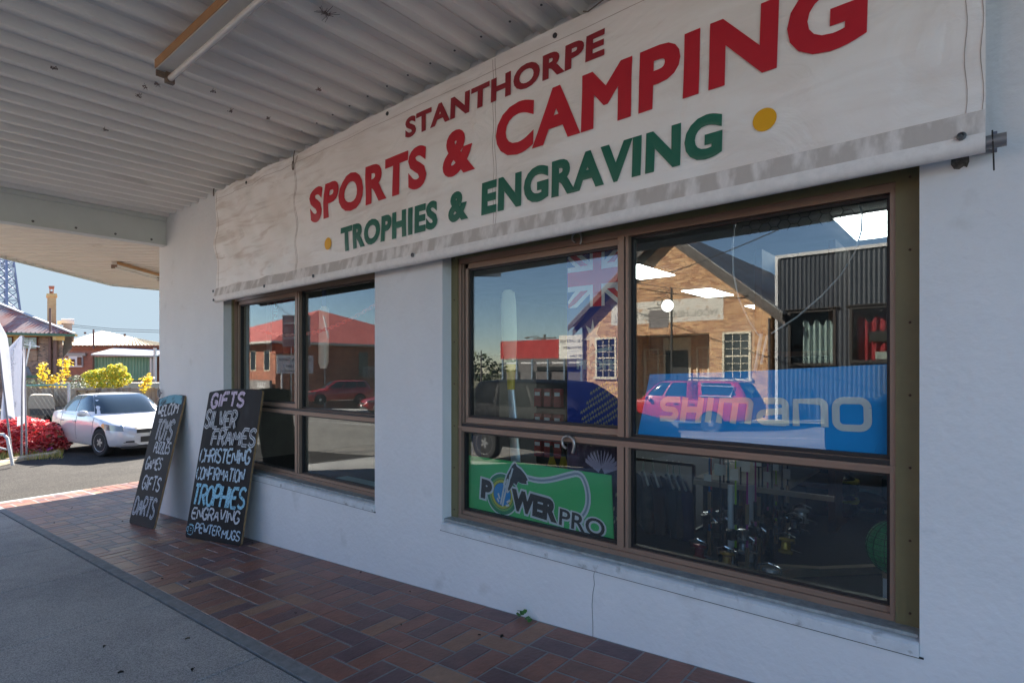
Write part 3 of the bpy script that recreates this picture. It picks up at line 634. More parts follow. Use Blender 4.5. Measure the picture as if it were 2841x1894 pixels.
mb.build('chalk_smudge',M('blue_smudge',(.16,.36,.46),.9,dirt=((.03,.03,.035),9,.5,.9)),b1)
mb=MB()
for a in (0,60,120): c_=math.cos(R_(a))*.035; s_=math.sin(R_(a))*.05; ribbon(mb,[(.74*w1-c_,.77*h1-s_),(.74*w1+c_,.77*h1+s_)],.003,f1,.001+a*1e-6)
mb.build('star_drawing',cw_,b1)

# sooty cobwebs clinging to the ribs
cwm=M('cobweb_soot',(.20,.16,.14),.95)
for k,(px,py) in enumerate(((292,362),(150,192),(402,243),(437,236),(592,256),(384,268),(905,40),(885,250),(640,310),(745,330))):
    p=zp(px,py,1.700 if k!=6 else 1.74); mb=MB(); rn=random.Random(k)
    for j in range(14 if k!=6 else 30):
        a_=rn.uniform(0,6.28); r=rn.uniform(.01,rn.uniform(.015,.035) if k!=6 else .08); q=p+Vector((r*math.cos(a_),r*math.sin(a_)*.7,rn.uniform(-.006,.02))); mb.tube([p+Vector((rn.uniform(-.012,.012),rn.uniform(-.012,.012),.0)),q],.0012,3)
    for j in range(6): mb.ball(p+Vector((rn.uniform(-.015,.015),rn.uniform(-.015,.015),.003)),rn.uniform(.002,.005),5,4)
    tag(mb.build('cobweb',cwm),'small sooty cobweb clump hanging under the awning ribs','cobweb','cobwebs under the awning')
def hray(px): q=ray(px,Y0); q.z=0; return q.normalized()
# ---------- sky behind the rooftops ----------
# ---------- vehicles ----------
tyre_m=M('tyre_rubber',(.018,.018,.02),.8,var=.2,vs=30); rim_m=M('alloy_rim',(.45,.46,.48),.3,metal=.8); blk=M('black_plastic',(.02,.02,.022),.6); cglass=M('car_glass',(.02,.028,.03),.06,spec=.8)
chrome=M('chrome',(.7,.7,.72),.12,metal=1); lampm=M('headlamp',(.16,.165,.17),.08,coat=1); redl=M('tail_lamp',(.5,.01,.01),.15,coat=1); amb=M('amber_lamp',(.7,.22,.03),.2,coat=1); plate=M('number_plate',(.7,.7,.66),.5)
def interp(tab,x):
    if x<=tab[0][0]: return tab[0][1]
    for (a,b),(c,d) in zip(tab,tab[1:]):
        if x<=c: k=(x-a)/(c-a); return b+(d-b)*k
    return tab[-1][1]
def car(name,label,cat,loc,heading,paint,S,group=None,slope=0):
    t=thing(name,label,cat,loc,heading,group)
    if slope: t.rotation_euler=(0,slope,heading)
    L0,L1=S['x']; wr=S['wr']; 
    n=44; rings=[]
    for i in range(n+1):
        x=L0+(L1-L0)*(.5-.5*math.cos(math.pi*i/n)); w=interp(S['w'],x); zt=interp(S['zt'],x); zb=interp(S['zb'],x); zm=zb+(zt-zb)*.52
        H=[(0,zb),(.78*w,zb),(.93*w,zb+.05),(.975*w,zb+.2*(zt-zb)),(w,zm),(.985*w,zb+.8*(zt-zb)),(.945*w,zt-.03),(.90*w,zt),(.6*w,zt+.02),(0,zt+.03)]
        rings.append([Vector((x,y,z)) for y,z in H]+[Vector((x,-y,z)) for y,z in H[-2:0:-1]])
    mb=MB(); mb.loft(rings); body=mb.build('body',[paint,blk],t,smooth=35,local=True)
    cut=MB(); cut.mi=1
    for xw in S['wheels']:
        for sgn in (-1,1): cut.lathe([(wr+.055,.0),(wr+.055,.30)],(xw,sgn*(S['hw']+.05),wr),(0,-sgn,0),28)
    c=cut.build('cutter',[paint,blk]); MW.pop(c.name,None)
    c.parent=t
    md=body.modifiers.new('b','BOOLEAN'); md.object=c; md.operation='DIFFERENCE'; md.solver='EXACT'
    bpy.context.view_layer.update()
    dg=bpy.context.evaluated_depsgraph_get(); me=bpy.data.meshes.new_from_object(body.evaluated_get(dg)); body.modifiers.clear(); body.data=me; me.set_sharp_from_angle(angle=R_(35))
    bpy.data.objects.remove(c)
    for g in S['gh']:
        N=g.get('n',5)
        def base(v): 
            e=v; return (g['xf'][0]+(g['xf'][1]-g['xf'][0])*(e+.12*math.sin(math.pi*e)*0), g['xr'][0]+(g['xr'][1]-g['xr'][0])*e, g['b'][0]+(g['b'][1]-g['b'][0])*e, g['z'][0]+(g['z'][1]-g['z'][0])*(1-(1-v)**1.45))
        def sup(v):
            xf,xr,b,z=base(v); return (xf+xr)/2,(xf-xr)/2,b,z
        rr=[]
        for v,shr,dz in ((0,1,0),(.3,1,0),(.6,1,0),(.86,1,0),(.95,.985,0),(1.0,.93,0),(1.0,.7,.022),(1.0,.35,.034),(1.0,.05,.038)):
            xc,a,b,z=sup(v); ring=[]
            for k in range(64):
                th=2*math.pi*k/64; cx_,sy_=math.cos(th),math.sin(th)
                ring.append(Vector((xc+a*shr*math.copysign(abs(cx_)**(2/N),cx_),b*shr*math.copysign(abs(sy_)**(2/N),sy_),z+dz)))
            rr.append(ring)
        mb=MB(); mb.loft(rr); mb.build('cabin',g.get('mat',paint),t,smooth=50,local=True)
        for wn in g['win']:
            kd,p0,p1,v0,v1=wn[:5]; mb=MB()
            def fn(u,q,off=.006):
                v=v0+(v1-v0)*q; xc,a,b,z=sup(v); p=p0+(p1-p0)*u; o=off
                if kd=='f': return (xc+a*(1-abs(p)**N)**(1/N)+o*.8,p*b,z+o*.5)
                if kd=='r': return (xc-a*(1-abs(p)**N)**(1/N)-o*.8,p*b,z+o*.5)
                sg=1 if kd=='l' else -1; return (xc+a*p,sg*(b*(1-abs(p)**N)**(1/N)+o),z+o*.3)
            kinds=[kd] if kd in 'fr' else ['l','R']
            for kd in kinds:
                mb=MB(); mb.grid(lambda u,q:fn(u,q),14,6); mb.build('window',S.get('glass',cglass),t,smooth=60,local=True)
    for xw in S['wheels']:
        for sgn in (-1,1):
            fr=S.get('steer',0) if xw>0 else 0
            ro=bpy.data.objects.new('wheel',None); COL.objects.link(ro); ro.parent=t; ro.location=(xw,sgn*(S['hw']-.11),wr); ro.rotation_euler=(0,0,fr); MW[ro.name]=Matrix()
            mb=MB(); mb.lathe([(wr*.64,-.1),(wr*.9,-.105),(wr*.985,-.08),(wr,-.03),(wr,.03),(wr*.985,.08),(wr*.9,.105),(wr*.64,.1)],(0,0,0),(0,sgn,0),36); mb.build('tyre',tyre_m,ro,smooth=35,local=True)
            mb=MB(); mb.lathe([(wr*.64,.06),(wr*.66,.102),(wr*.6,.096),(wr*.56,.05),(wr*.2,.04)],(0,0,0),(0,sgn,0),32); ns=S.get('spokes',5)
            for k in range(ns):
                a=2*math.pi*k/ns; mb.bar((wr*.1*math.cos(a),sgn*.088,wr*.1*math.sin(a)),(wr*.63*math.cos(a),sgn*.08,wr*.63*math.sin(a)),wr*.15,.03,up=(0,1,0))
            mb.lathe([(wr*.17,.06),(wr*.16,.1),(.01,.104)],(0,0,0),(0,sgn,0),16); mb.build('rim',rim_m,ro,smooth=35,local=True)
            mb=MB(); mb.lathe([(wr*.6,.03),(.02,.03)],(0,0,0),(0,sgn,0),20); mb.build('brake',blk,ro,local=True)
    return t
def surf_w(S,x): return interp(S['w'],x)
def lamp_patch(t,S,nm,mat,x0,x1,z0,z1,off=.012,both=True,slant=0.0,front=True):
    for sg in ((-1,1) if both else (1,)):
        mb=MB()
        def fn(u,v):
            x=x0+(x1-x0)*u; w=interp(S['w'],x); zz=z0+(z1-z0)*v+slant*u
            return (x+off*(1 if front else -1)*.6,sg*(w*(.985)+off),zz)
        mb.grid(fn,8,4); mb.build(nm,mat,t,smooth=50,local=True)
def front_patch(t,S,nm,mat,y0,y1,z0,z1,off=.012,end='f',nose=0):
    mb=MB()
    ends=[x for x,_ in S['w']]; 
    def xat(y):   # surface x for a given half width
        tab=S['w']; seq=tab[::-1] if end=='f' else tab
        for (xa,wa),(xb,wb) in zip(seq,seq[1:]):
            if abs(y)<=wa*.97: return xa
            if abs(y)<=wb*.97: return xa+(xb-xa)*((abs(y)/.97-wa)/(wb-wa+1e-9))
        return seq[-1][0]
    s=1 if end=='f' else -1
    mb.grid(lambda u,v:(xat(y0+(y1-y0)*u)+s*off-s*nose*v,y0+(y1-y0)*u,z0+(z1-z0)*v),12,3); return mb.build(nm,mat,t,smooth=50,local=True)
def mirror(t,x,y,z,paint,s=1):
    for sg in (-1,1):
        mb=MB(); mb.ball((x,sg*(y+.10),z),(.06,.12,.075),12,8); mb.bar((x+.02,sg*(y-.04),z-.05),(x+.02,sg*(y+.05),z-.03),.03); mb.build('mirror',paint,t,smooth=60,local=True)
def handles(t,S,xs,z,mat):
    for x in xs:
        for sg in (-1,1):
            mb=MB(); w=interp(S['w'],x); mb.tube([(x-.09,sg*(w*.985+.005),z),(x-.06,sg*(w*.985+.03),z),(x+.06,sg*(w*.985+.03),z),(x+.09,sg*(w*.985+.005),z)],.014,6); mb.build('door_handle',mat,t,smooth=60,local=True)
def seams(t,S,xs,z0,z1):
    mb=MB()
    for x in xs:
        for sg in (-1,1):
            w=interp(S['w'],x); zt=interp(S['zt'],x); zb=interp(S['zb'],x)
            pr=[(.975,.2),(1.0,.52),(.985,.8),(.945,.97)]
            mb.tube([(x,sg*(w*a+.001),zb+(zt-zb)*b) for a,b in pr],.004,4)
    mb.build('door_gap',blk,t,local=True)
white_p=M('white_paint',(.56,.56,.59),.22,coat=.8,spec=.5); red_p=M('red_paint',(.42,.010,.018),.28,coat=.8); black_p=M('black_paint',(.004,.0045,.006),.5,spec=.10); dred_p=M('dark_red_paint',(.30,.012,.02),.28,coat=.8); blue_p=M('dark_blue_paint',(.005,.008,.018),.45,spec=.12)
# white sedan in the side street
SED=dict(x=(-2.3,2.3),hw=.9,wr=.325,wheels=(1.37,-1.315),steer=R_(12),spokes=5,
 w=[(-2.3,.60),(-2.22,.72),(-2.0,.83),(-1.5,.885),(-.6,.9),(.8,.9),(1.4,.893),(1.8,.865),(2.05,.79),(2.2,.68),(2.3,.5)],
 zt=[(-2.3,.86),(-2.2,1.0),(-1.7,1.03),(-.8,.98),(.6,.95),(.9,.94),(1.3,.87),(1.7,.80),(2.0,.73),(2.2,.64),(2.3,.54)],
 zb=[(-2.3,.34),(-2.1,.25),(-1.6,.19),(1.5,.18),(2.1,.2),(2.3,.27)],
 gh=[dict(xf=(1.06,.12),xr=(-1.92,-1.0),b=(.845,.60),z=(.93,1.44),n=4.5,win=[('f',-.9,.9,.06,.93),('r',-.85,.85,.15,.92),('s',.16,.80,.14,.90),('s',-.48,.10,.14,.90),('s',-.74,-.52,.2,.82)])])
pc=Vector((-17.52,2.36,0)); gz=GZ(-16.1,1.7)
sed=car('parked_sedan','white four door sedan parked nose forward beside the red bush','car',(pc.x,pc.y,gz-.05),R_(5),white_p,SED,slope=R_(-1.4))
mirror(sed,.72,.9,1.0,white_p); handles(sed,SED,(-.15,-1.05),.80,white_p); seams(sed,SED,(.98,-.08,-1.12),.3,.9)
for sg in (-1,1):
    mb=MB(); mb.grid(lambda u,v:(2.19-.62*u-.05*v,sg*(interp(SED['w'],2.19-.62*u)*.985+.006),.60+.035*u+(.115+.07*u)*v-.04*u*v),10,5); mb.build('headlight',lampm,sed,smooth=60,local=True)
    mb=MB(); mb.grid(lambda u,v:(1.62-.13*u-.02*v,sg*(interp(SED['w'],1.62-.13*u)*.985+.008),.66+.03*u+.12*v*(1-.45*u)),4,4); mb.build('indicator',amb,sed,smooth=60,local=True)
    mb=MB(); mb.ball((2.02,sg*.66,.68),(.06,.06,.06)); mb.build('headlight_bulb',chrome,sed,smooth=60,local=True)
    o=front_patch(sed,SED,'fog_recess',blk,sg*.50,sg*.80,.33,.47,.006)
    mb=MB(); mb.lathe([(.07,0),(.06,.02),(.02,.022)],(2.165,sg*.63,.40),(1,sg*.35,0),16); mb.build('fog_light',M('fog_lens',(.12,.12,.13),.1),sed,smooth=50,local=True)
front_patch(sed,SED,'grille',blk,-.46,.46,.545,.635,.012); front_patch(sed,SED,'grille_bar',chrome,-.50,.50,.64,.685,.022); front_patch(sed,SED,'lower_grille',blk,-.38,.38,.33,.46,.012); front_patch(sed,SED,'lip',blk,-.72,.72,.20,.245,.012)
front_patch(sed,SED,'number_plate',plate,-.18,.18,.47,.57,.03)
# red dual cab with canopy across the road
UTE=dict(x=(-2.6,2.6),hw=.9,wr=.37,wheels=(1.68,-1.32),spokes=6,
 w=[(-2.6,.74),(-2.5,.83),(-2.2,.89),(-.6,.9),(1.2,.9),(2.0,.88),(2.35,.8),(2.5,.68),(2.6,.5)],
 zt=[(-2.6,1.06),(-2.5,1.14),(-.5,1.14),(.9,1.11),(1.3,1.08),(1.9,1.02),(2.35,.93),(2.55,.78),(2.6,.7)],
 zb=[(-2.6,.55),(-2.4,.48),(-1.8,.42),(1.9,.36),(2.3,.34),(2.6,.42)],
 gh=[dict(xf=(1.42,.62),xr=(-.72,-.55),b=(.85,.64),z=(1.09,1.74),n=5,win=[('f',-.88,.88,.08,.92),('s',.14,.76,.16,.88),('s',-.72,.06,.16,.88)]),
     dict(xf=(-.74,-.70),xr=(-2.56,-2.12),b=(.86,.68),z=(1.12,1.76),n=6,win=[('s',-.60,.72,.22,.84),('r',-.86,.86,.14,.9)])])
uc=Vector((-8.45,-17.0,0)); ute=car('parked_ute','red dual cab ute with matching canopy parked across the street','ute',(uc.x,uc.y,GZ(uc.x,uc.y)-.13),math.pi,red_p,UTE)
mirror(ute,.95,.9,1.15,red_p); handles(ute,UTE,(-.1,-.02-.95+.3),.98,blk); seams(ute,UTE,(1.05,.12,-.70),.4,1.1)
for sg in (-1,1):
    mb=MB(); mb.tube([(1.15,sg*.93,.38),(-.75,sg*.93,.38)],.045,8); mb.build('side_step',chrome,ute,smooth=50,local=True)
    mb=MB(); mb.tube([(.35,sg*.56,1.80),(.2,sg*.56,1.86),(-1.9,sg*.56,1.86),(-2.05,sg*.56,1.80)],.018,6); mb.build('roof_rail',blk,ute,smooth=50,local=True)
    mb=MB(); mb.grid(lambda u,v:(-2.42-.11*u,sg*(interp(UTE['w'],-2.42-.11*u)*.985+.01),.86+.24*v),4,4); mb.build('tail_light',redl,ute,smooth=50,local=True)
    mb=MB(); mb.grid(lambda u,v:(2.36-.35*u,sg*(interp(UTE['w'],2.36-.35*u)*.985+.008),.82+.16*v),6,4); mb.build('headlight',lampm,ute,smooth=50,local=True)
for sg in (-1,1):
    mb=MB(); mb.tube([(-1.62+1.0*math.cos(t)*.92 if False else x,y,z) for x,y,z in [(-1.95,sg*.865,1.27),(-2.05,sg*.79,1.60),(-.98,sg*.79,1.62),(-.92,sg*.865,1.27),(-1.95,sg*.865,1.27)]],.02,6); mb.build('window_trim',M('silver_trim',(.6,.6,.62),.3,metal=.5),ute,smooth=50,local=True)
# red suv and grey jeep-like four wheel drive on the far corner
SUV=dict(x=(-2.28,2.28),hw=.92,wr=.355,wheels=(1.33,-1.33),spokes=5,
 w=[(-2.28,.7),(-2.15,.82),(-1.8,.9),(-.5,.92),(1.2,.92),(1.8,.88),(2.1,.76),(2.28,.55)],
 zt=[(-2.28,.95),(-2.15,1.08),(-.5,1.07),(.9,1.04),(1.4,.99),(1.9,.90),(2.15,.78),(2.28,.66)],
 zb=[(-2.28,.4),(-2,.3),(1.9,.26),(2.28,.36)],
 gh=[dict(xf=(1.30,.35),xr=(-2.22,-1.85),b=(.87,.64),z=(1.03,1.62),n=5,win=[('f',-.88,.88,.07,.92),('r',-.86,.86,.2,.88),('s',.26,.76,.13,.88),('s',-.34,.20,.13,.88),('s',-.80,-.40,.18,.86)])])
dkg=M('dark_car_glass',(.006,.008,.010),.5,spec=.03)
def suv(name,label,loc,h,paint):
    t=car(name,label,'suv',loc,h,paint,dict(SUV,glass=dkg) if paint is black_p else SUV); mirror(t,.9,.92,1.12,paint); handles(t,SUV,(-.1,-1.0),.92,paint); seams(t,SUV,(1.1,.02,-1.05),.4,1)
    for sg in (-1,1):
        mb=MB(); mb.grid(lambda u,v:(2.16-.55*u,sg*(interp(SUV['w'],2.16-.55*u)*.985+.008),.74+.06*u+.13*v),8,4); mb.build('headlight',lampm,t,smooth=50,local=True)
        mb=MB(); mb.grid(lambda u,v:(-2.1-.14*u,sg*(interp(SUV['w'],-2.1-.14*u)*.985+.01),.84+.22*v),4,4); mb.build('tail_light',redl,t,smooth=50,local=True)
    front_patch(t,SUV,'grille',blk,-.5,.5,.60,.72,.012); front_patch(t,SUV,'lower_grille',blk,-.66,.66,.36,.52,.012); front_patch(t,SUV,'number_plate',plate,-.18,.18,.47,.57,.03)
    return t
q=vp(938,1120,0.0+1) 
def vat(px,py,t):                    # place seen in the glass at t metres along the view
    p=CAM+ray(px,py)*t; return Vector((p.x,2*YG-p.y,p.z))
p=vat(938,1120,40); suv('parked_suv','red compact suv parked beside the dark brick wall across the intersection',(p.x,p.y,p.z),R_(112),dred_p)
p=vat(1046,1146,36)
jp=suv('parked_four_wheel_drive','dark red four wheel drive with grey flared guards, mostly hidden by the wall',(p.x+.45,p.y-1.2,p.z),R_(108),dred_p)
jp['category']='four wheel drive'
for sg in (-1,1):
    for xw in (1.33,-1.33):
        mb=MB(); mb.tube([(xw+.46*math.cos(R_(a)),sg*.96,.355+.46*math.sin(R_(a))) for a in range(-10,200,15)],.06,8); mb.build('wheel_flare',M('grey_plastic',(.16,.16,.16),.7),jp,smooth=50,local=True)
# two dark cars at our own kerb, seen only in the glass
p=Vector((-6.65,-6.85,GZ(-6.6,-6.8)-.13)); bs=suv('parked_suv','black suv parked at the kerb, mirrored in the left sash pane',p,0,black_p)
p=Vector((.55,-6.7,GZ(.4,-6.7)-.13)); bs2=car('parked_sedan','dark blue sedan parked at the kerb, its boot mirrored over the blue window board','car',p,0,blue_p,SED); mirror(bs2,.72,.9,1.0,blue_p)

# ---------- across the street, seen in the glass ----------
bk_o=brick_mat('orange_brick',(.72,.42,.20),(.36,.15,.07),(.64,.52,.40),.25,.088); bk_r=brick_mat('red_brick',(.42,.14,.07),(.22,.06,.035),(.34,.25,.20),.30,.11); cream=M('cream_paint',(.68,.60,.45),.6,var=.06,vs=3)
dglass=M('window_glass',(.02,.025,.03),.06,spec=.7); tin=M('weathered_tin',(.30,.30,.29),.6,metal=.2,var=.25,vs=1.2,dirt=((.22,.10,.06),.8,.5,.8),stretch=(.3,2.5,1)); timber=M('grey_barge_timber',(.12,.105,.095),.85,var=.3,vs=4)
YF=-21.25
gab=thing('gabled_brick_building','orange brick gable fronted building with faded painted sign across the street','building',(-11.1,YF,-2.3))
GX,HW_,ZE,ZP=-11.1,4.43,2.42,6.1; RX0,RX1=-13.06,-9.15; RZ=1.52; zg=-2.6
mb=MB(); fn=lambda u,v,w:(u,w,v)
wn=[(-14.78,-13.62,-.45,1.50),(-8.60,-7.44,-.45,1.52)]
def facade(x0,x1,z0,z1,holes,y):
    xs_=sorted({x0,x1}|{h for H in holes for h in H[:2]}); zs_=sorted({z0,z1}|{h for H in holes for h in H[2:]})
    for a,b in zip(xs_,xs_[1:]):
        for c,d_ in zip(zs_,zs_[1:]):
            if any(H[0]<=(a+b)/2<=H[1] and H[2]<=(c+d_)/2<=H[3] for H in holes): continue
            mb.box(a,b,y-.25,y,c,d_)
facade(GX-HW_,GX+HW_,zg,ZE,wn+[(RX0,RX1,zg,RZ)],YF)
mb.prism([(GX-HW_,ZE),(GX+HW_,ZE),(GX,ZP)],fn,YF-.25,YF)
mb.box(GX-HW_,GX-HW_+.25,YF-16,YF-.25,zg,ZE); mb.box(GX+HW_-.25,GX+HW_,YF-16,YF-.25,zg,ZE)
mb.box(RX0-.2,RX0,YF-1.6,YF-.25,zg,RZ+.2); mb.box(RX1,RX1+.2,YF-1.6,YF-.25,zg,RZ+.2); mb.box(RX0,RX1,YF-1.85,YF-1.6,zg,RZ+.2); 
mb.build('wall',bk_o,gab)
mb=MB(); mb.box(RX0,RX1,YF-1.6,YF-.26,RZ+.02,RZ+.1); mb.build('porch_ceiling',M('white_board',(.6,.58,.54),.7),gab)
mb=MB(); s=(ZP-ZE)/HW_
for sg in (-1,1):
    ex=GX+sg*(HW_+.55); ez=ZE-.55*s
    mb.add([(GX,YF+.45,ZP+.22),(ex,YF+.45,ez+.22),(ex,YF-16,ez+.22),(GX,YF-16,ZP+.22),(GX,YF+.45,ZP+.12),(ex,YF+.45,ez+.12),(ex,YF-16,ez+.12),(GX,YF-16,ZP+.12)],[(0,1,2,3),(4,5,6,7),(0,1,5,4),(1,2,6,5),(2,3,7,6)])
mb.build('roof',tin,gab)
mb=MB()
for sg in (-1,1):
    ex=GX+sg*(HW_+.55); ez=ZE-.55*s; mb.bar((GX,YF+.47,ZP+.04),(ex,YF+.47,ez+.04),.05,.24,up=(0,1,0)) if False else mb.prism([(GX,ZP+.17),(ex,ez+.17),(ex,ez-.10),(GX,ZP-.12)],fn,YF+.43,YF+.49)
    mb.prism([(GX,ZP-.02),(ex,ez+.0),(ex,ez-.32),(GX,ZP-.38)],fn,YF+.02,YF+.06)
mb.build('bargeboard',timber,gab)
def sash(e,x0,x1,z0,z1,y,nc,nr,fr=.09):
    w=bpy.data.objects.new('window',None); COL.objects.link(w); w.parent=e; MW[w.name]=MW[e.name]
    mb=MB(); mb.box(x0,x1,y-.06,y+.03,z1-fr,z1); mb.box(x0-.06,x1+.06,y-.06,y+.10,z0-.06,z0+fr*.6); mb.box(x0,x0+fr,y-.06,y+.03,z0+fr*.6,z1-fr); mb.box(x1-fr,x1,y-.06,y+.03,z0+fr*.6,z1-fr)
    a,b,c,d_=x0+fr,x1-fr,z0+fr*.6,z1-fr
    for k in range(1,nc): mb.box(a+(b-a)*k/nc-.012,a+(b-a)*k/nc+.012,y-.05,y-.01,c,d_)
    for k in range(1,nr):
        h=.03 if k==nr//2 else .012; mb.box(a,b,y-.052,y-.008,c+(d_-c)*k/nr-h,c+(d_-c)*k/nr+h)
    mb.build('frame',cream,w); mb=MB(); mb.box(a,b,y-.06,y-.04,c,d_); mb.build('pane',dglass,w)
for a,b,c,d_ in wn: sash(gab,a,b,c,d_,YF,3,6)
sash(gab,-12.98,-12.2,-1.3,.95,YF-1.58,3,5,.08); sash(gab,-10.35,-9.75,-1.3,1.0,YF-1.58,2,5,.08)
mb=MB(); mb.box(-11.95,-10.6,YF-1.6,YF-1.52,-2.4,1.45); mb.build('door_surround',cream,gab)
mb=MB(); mb.box(-11.83,-10.72,YF-1.53,YF-1.5,-2.4,.85); dr=mb.build('door',M('dark_door',(.03,.03,.03),.4),gab)
mb=MB(); mb.box(-11.3,-11.25,YF-1.5,YF-1.45,-.9,-.3); mb.build('handle',chrome,gab)
band=M('faded_sign_paint',(.66,.62,.54),.85,dirt=((.45,.24,.12),3.5,.56,.9))
mb=MB(); mb.box(-13.9,-8.55,YF,YF+.004,2.05,3.05); mb.build('painted_sign',band,gab)
fl=M('faded_letters',(.30,.28,.25),.9,dirt=((.62,.58,.5),9,.48,1))
# lettering faces the road (+Y): seen from the front x runs the other way
text_mb('WOOL, HIDE',lambda u,v,w:(-8.75-u,YF+.006+w,2.2+v),width=2.1,height=.36,bold=.03,depth=.002).build('sign_lettering',fl,gab)
text_mb('& SKIN STORE',lambda u,v,w:(-11.1-u,YF+.006+w,2.18+v),width=2.6,height=.36,bold=.03,depth=.002).build('sign_lettering',fl,gab)
mb=MB(); mb.tube([(GX+HW_-.05,YF+.08,2.0),(GX+HW_-.05,YF+.08,-2.4)],.05,8); mb.tube([(GX-HW_+.1,YF+.08,2.0),(GX-HW_+.1,YF+.08,-2.4)],.05,8); mb.build('downpipe',timber,gab)
# hanging sign on a curly bracket
hs=thing('hanging_sign','small weathered board hanging from a curly iron bracket post','sign',tuple(vp(1825,1100,20)))
iron=M('black_iron',(.02,.02,.02),.6); c=vp(1825,885,20); 
mb=MB(); mb.box(c.x-.36,c.x+.42,c.y-.02,c.y+.02,c.z-.34,c.z+.34); mb.build('board',M('grey_sign_board',(.20,.18,.17),.8,var=.3,vs=8),hs)
mb=MB(); mb.bar((c.x-.42,c.y,c.z+.42),(c.x+.62,c.y,c.z+.42),.03); mb.bar((c.x+.55,c.y,c.z+1.1),(c.x+.55,c.y,GZ(c.x,c.y)),.06)
for sg,ox in ((-1,.05),(1,.3)):
    for z0,r in ((.62,.22),(1.0,.16)): mb.tube([(c.x+ox+sg*r*(1-k/26)*math.cos(k*.35),c.y,c.z+z0+r*(1-k/26)*math.sin(k*.35)) for k in range(22)],.014,5)
mb.bar((c.x-.3,c.y,c.z+.34),(c.x-.3,c.y,c.z+.42),.015); mb.bar((c.x+.3,c.y,c.z+.34),(c.x+.3,c.y,c.z+.42),.015); mb.build('bracket',iron,hs)
# charcoal corrugated building
gry=thing('charcoal_clad_building','charcoal corrugated steel clad building with two framed windows across the street','building',(0,YF,-2.2))
clad=M('charcoal_cladding',(.040,.047,.058),.5,metal=.1,var=.1,vs=1.5); whitecap=M('pale_capping',(.55,.54,.53),.5)
mb=MB(); X0,X1,ZT=-6.45,9,4.32; pts=[]; x=X0
wins=[(-6.0,-4.42,.15,2.2),(-3.92,-2.2,.25,2.22),(-1.0,1.2,.25,2.22)]
def corr(x0,x1,z0,z1):
    n=max(2,int((x1-x0)/.038)); mb.grid(lambda u,v:(x0+(x1-x0)*u,YF+.016*math.sin((x0+(x1-x0)*u)*2*math.pi/.152),z0+(z1-z0)*v),n,1)
xs_=[X0]+[q for a in wins for q in a[:2]]+[X1]
for k in range(0,len(xs_),2): corr(xs_[k],xs_[k+1],-2.4,ZT)
for a,b,c0,d0 in wins: corr(a,b,-2.4,c0); corr(a,b,d0,ZT)
mb.build('cladding',clad,gry)
mb=MB(); mb.box(X0+.01,X1,YF-14,YF-1.2,-2.4,ZT-.02); mb.box(X0+.005,X0+.1,YF-1.2,YF-.03,-2.4,ZT-.02); mb.box(X0+.1,X1,YF-1.2,YF-.05,2.6,ZT-.02); mb.build('walls',clad,gry)
mb=MB(); mb.box(X0-.05,X1,YF-.3,YF+.06,ZT,ZT+.12); mb.box(X0-.06,X0+.05,YF-.3,YF+.05,-2.4,ZT); mb.build('capping',whitecap,gry)
curt_w=M('pale_curtain',(.55,.60,.58),.8); curt_r=M('red_curtain',(.45,.03,.04),.8)
for i,(a,b,c0,d0) in enumerate(wins):
    w=bpy.data.objects.new('window',None); COL.objects.link(w); w.parent=gry; MW[w.name]=MW[gry.name]; fr=.06
    mb=MB(); mb.box(a-.03,b+.03,YF-.1,YF+.05,d0-fr,d0+.03); mb.box(a-.03,b+.03,YF-.1,YF+.07,c0-.05,c0+fr); mb.box(a-.03,a+fr,YF-.1,YF+.05,c0+fr,d0-fr); mb.box(b-fr,b+.03,YF-.1,YF+.05,c0+fr,d0-fr); mb.box(a-.15,b+.15,YF+.02,YF+.1,d0+.05,d0+.09); mb.build('frame',M('dark_window_frame',(.03,.025,.022),.5),w)
    mb=MB(); mb.grid(lambda u,v:(a+fr+(b-a-2*fr)*(.25+.72*u if i==0 else .06+.9*u),YF-.28+.05*math.sin(u*34),c0+fr+(d0-c0-2*fr)*(.8*v+.06*math.sin(u*17)*v)),70,4); mb.build('curtain',curt_w if i==0 else curt_r,w,smooth=80)
    mb=MB(); mb.box(a+fr,b-fr,YF-.07,YF-.06,c0+fr,d0-fr); mb.build('pane',glass_mat('far_glass',.06) if 'far_glass' not in MATS else MATS['far_glass'],w)
    if i==1:
        mb=MB(); mb.box(a+.55,b-.1,YF-.2,YF-.17,c0+.72,c0+1.1); mb.build('dark_blind',M('brown_panel',(.06,.045,.03),.6),w)
        mb=MB(); mb.box(a+.75,a+1.25,YF-.16,YF-.15,c0+.08,c0+.36); mb.build('notice',M('pale_notice',(.6,.58,.52),.7),w)
# cafe hoarding down the street
caf=thing('cafe_building','low red clad cafe building with a white lettered hoarding down the street','building',(-20,-25.3,-2.6))
redcl=M('red_cladding',(.45,.03,.03),.5,var=.1,vs=2); 
mb=MB(); mb.grid(lambda u,v:(-24.5+4.7*u,-25.3+.02*math.sin(u*4.7*40),.62+1.15*v),160,1); mb.build('red_fascia',redcl,caf)
mb=MB(); mb.box(-19.8,-16.0,-25.34,-25.26,.58,1.97); mb.build('hoarding',M('white_hoarding',(.66,.64,.58),.6),caf)
ink=M('dark_lettering',(.03,.03,.03),.6)
for s_,x0,w_,z_,h_ in (('LITTLE LARDER',-17.5,2.25,1.55,.15),('STANTHORPE',-17.75,1.75,1.15,.15),('Food Drinks Cakes',-17.4,1.6,.68,.16)):
    text_mb(s_,lambda u,v,w:(x0-u,-25.255+w,z_+v),width=w_,height=h_,bold=.01,depth=.002).build('lettering',ink,caf)
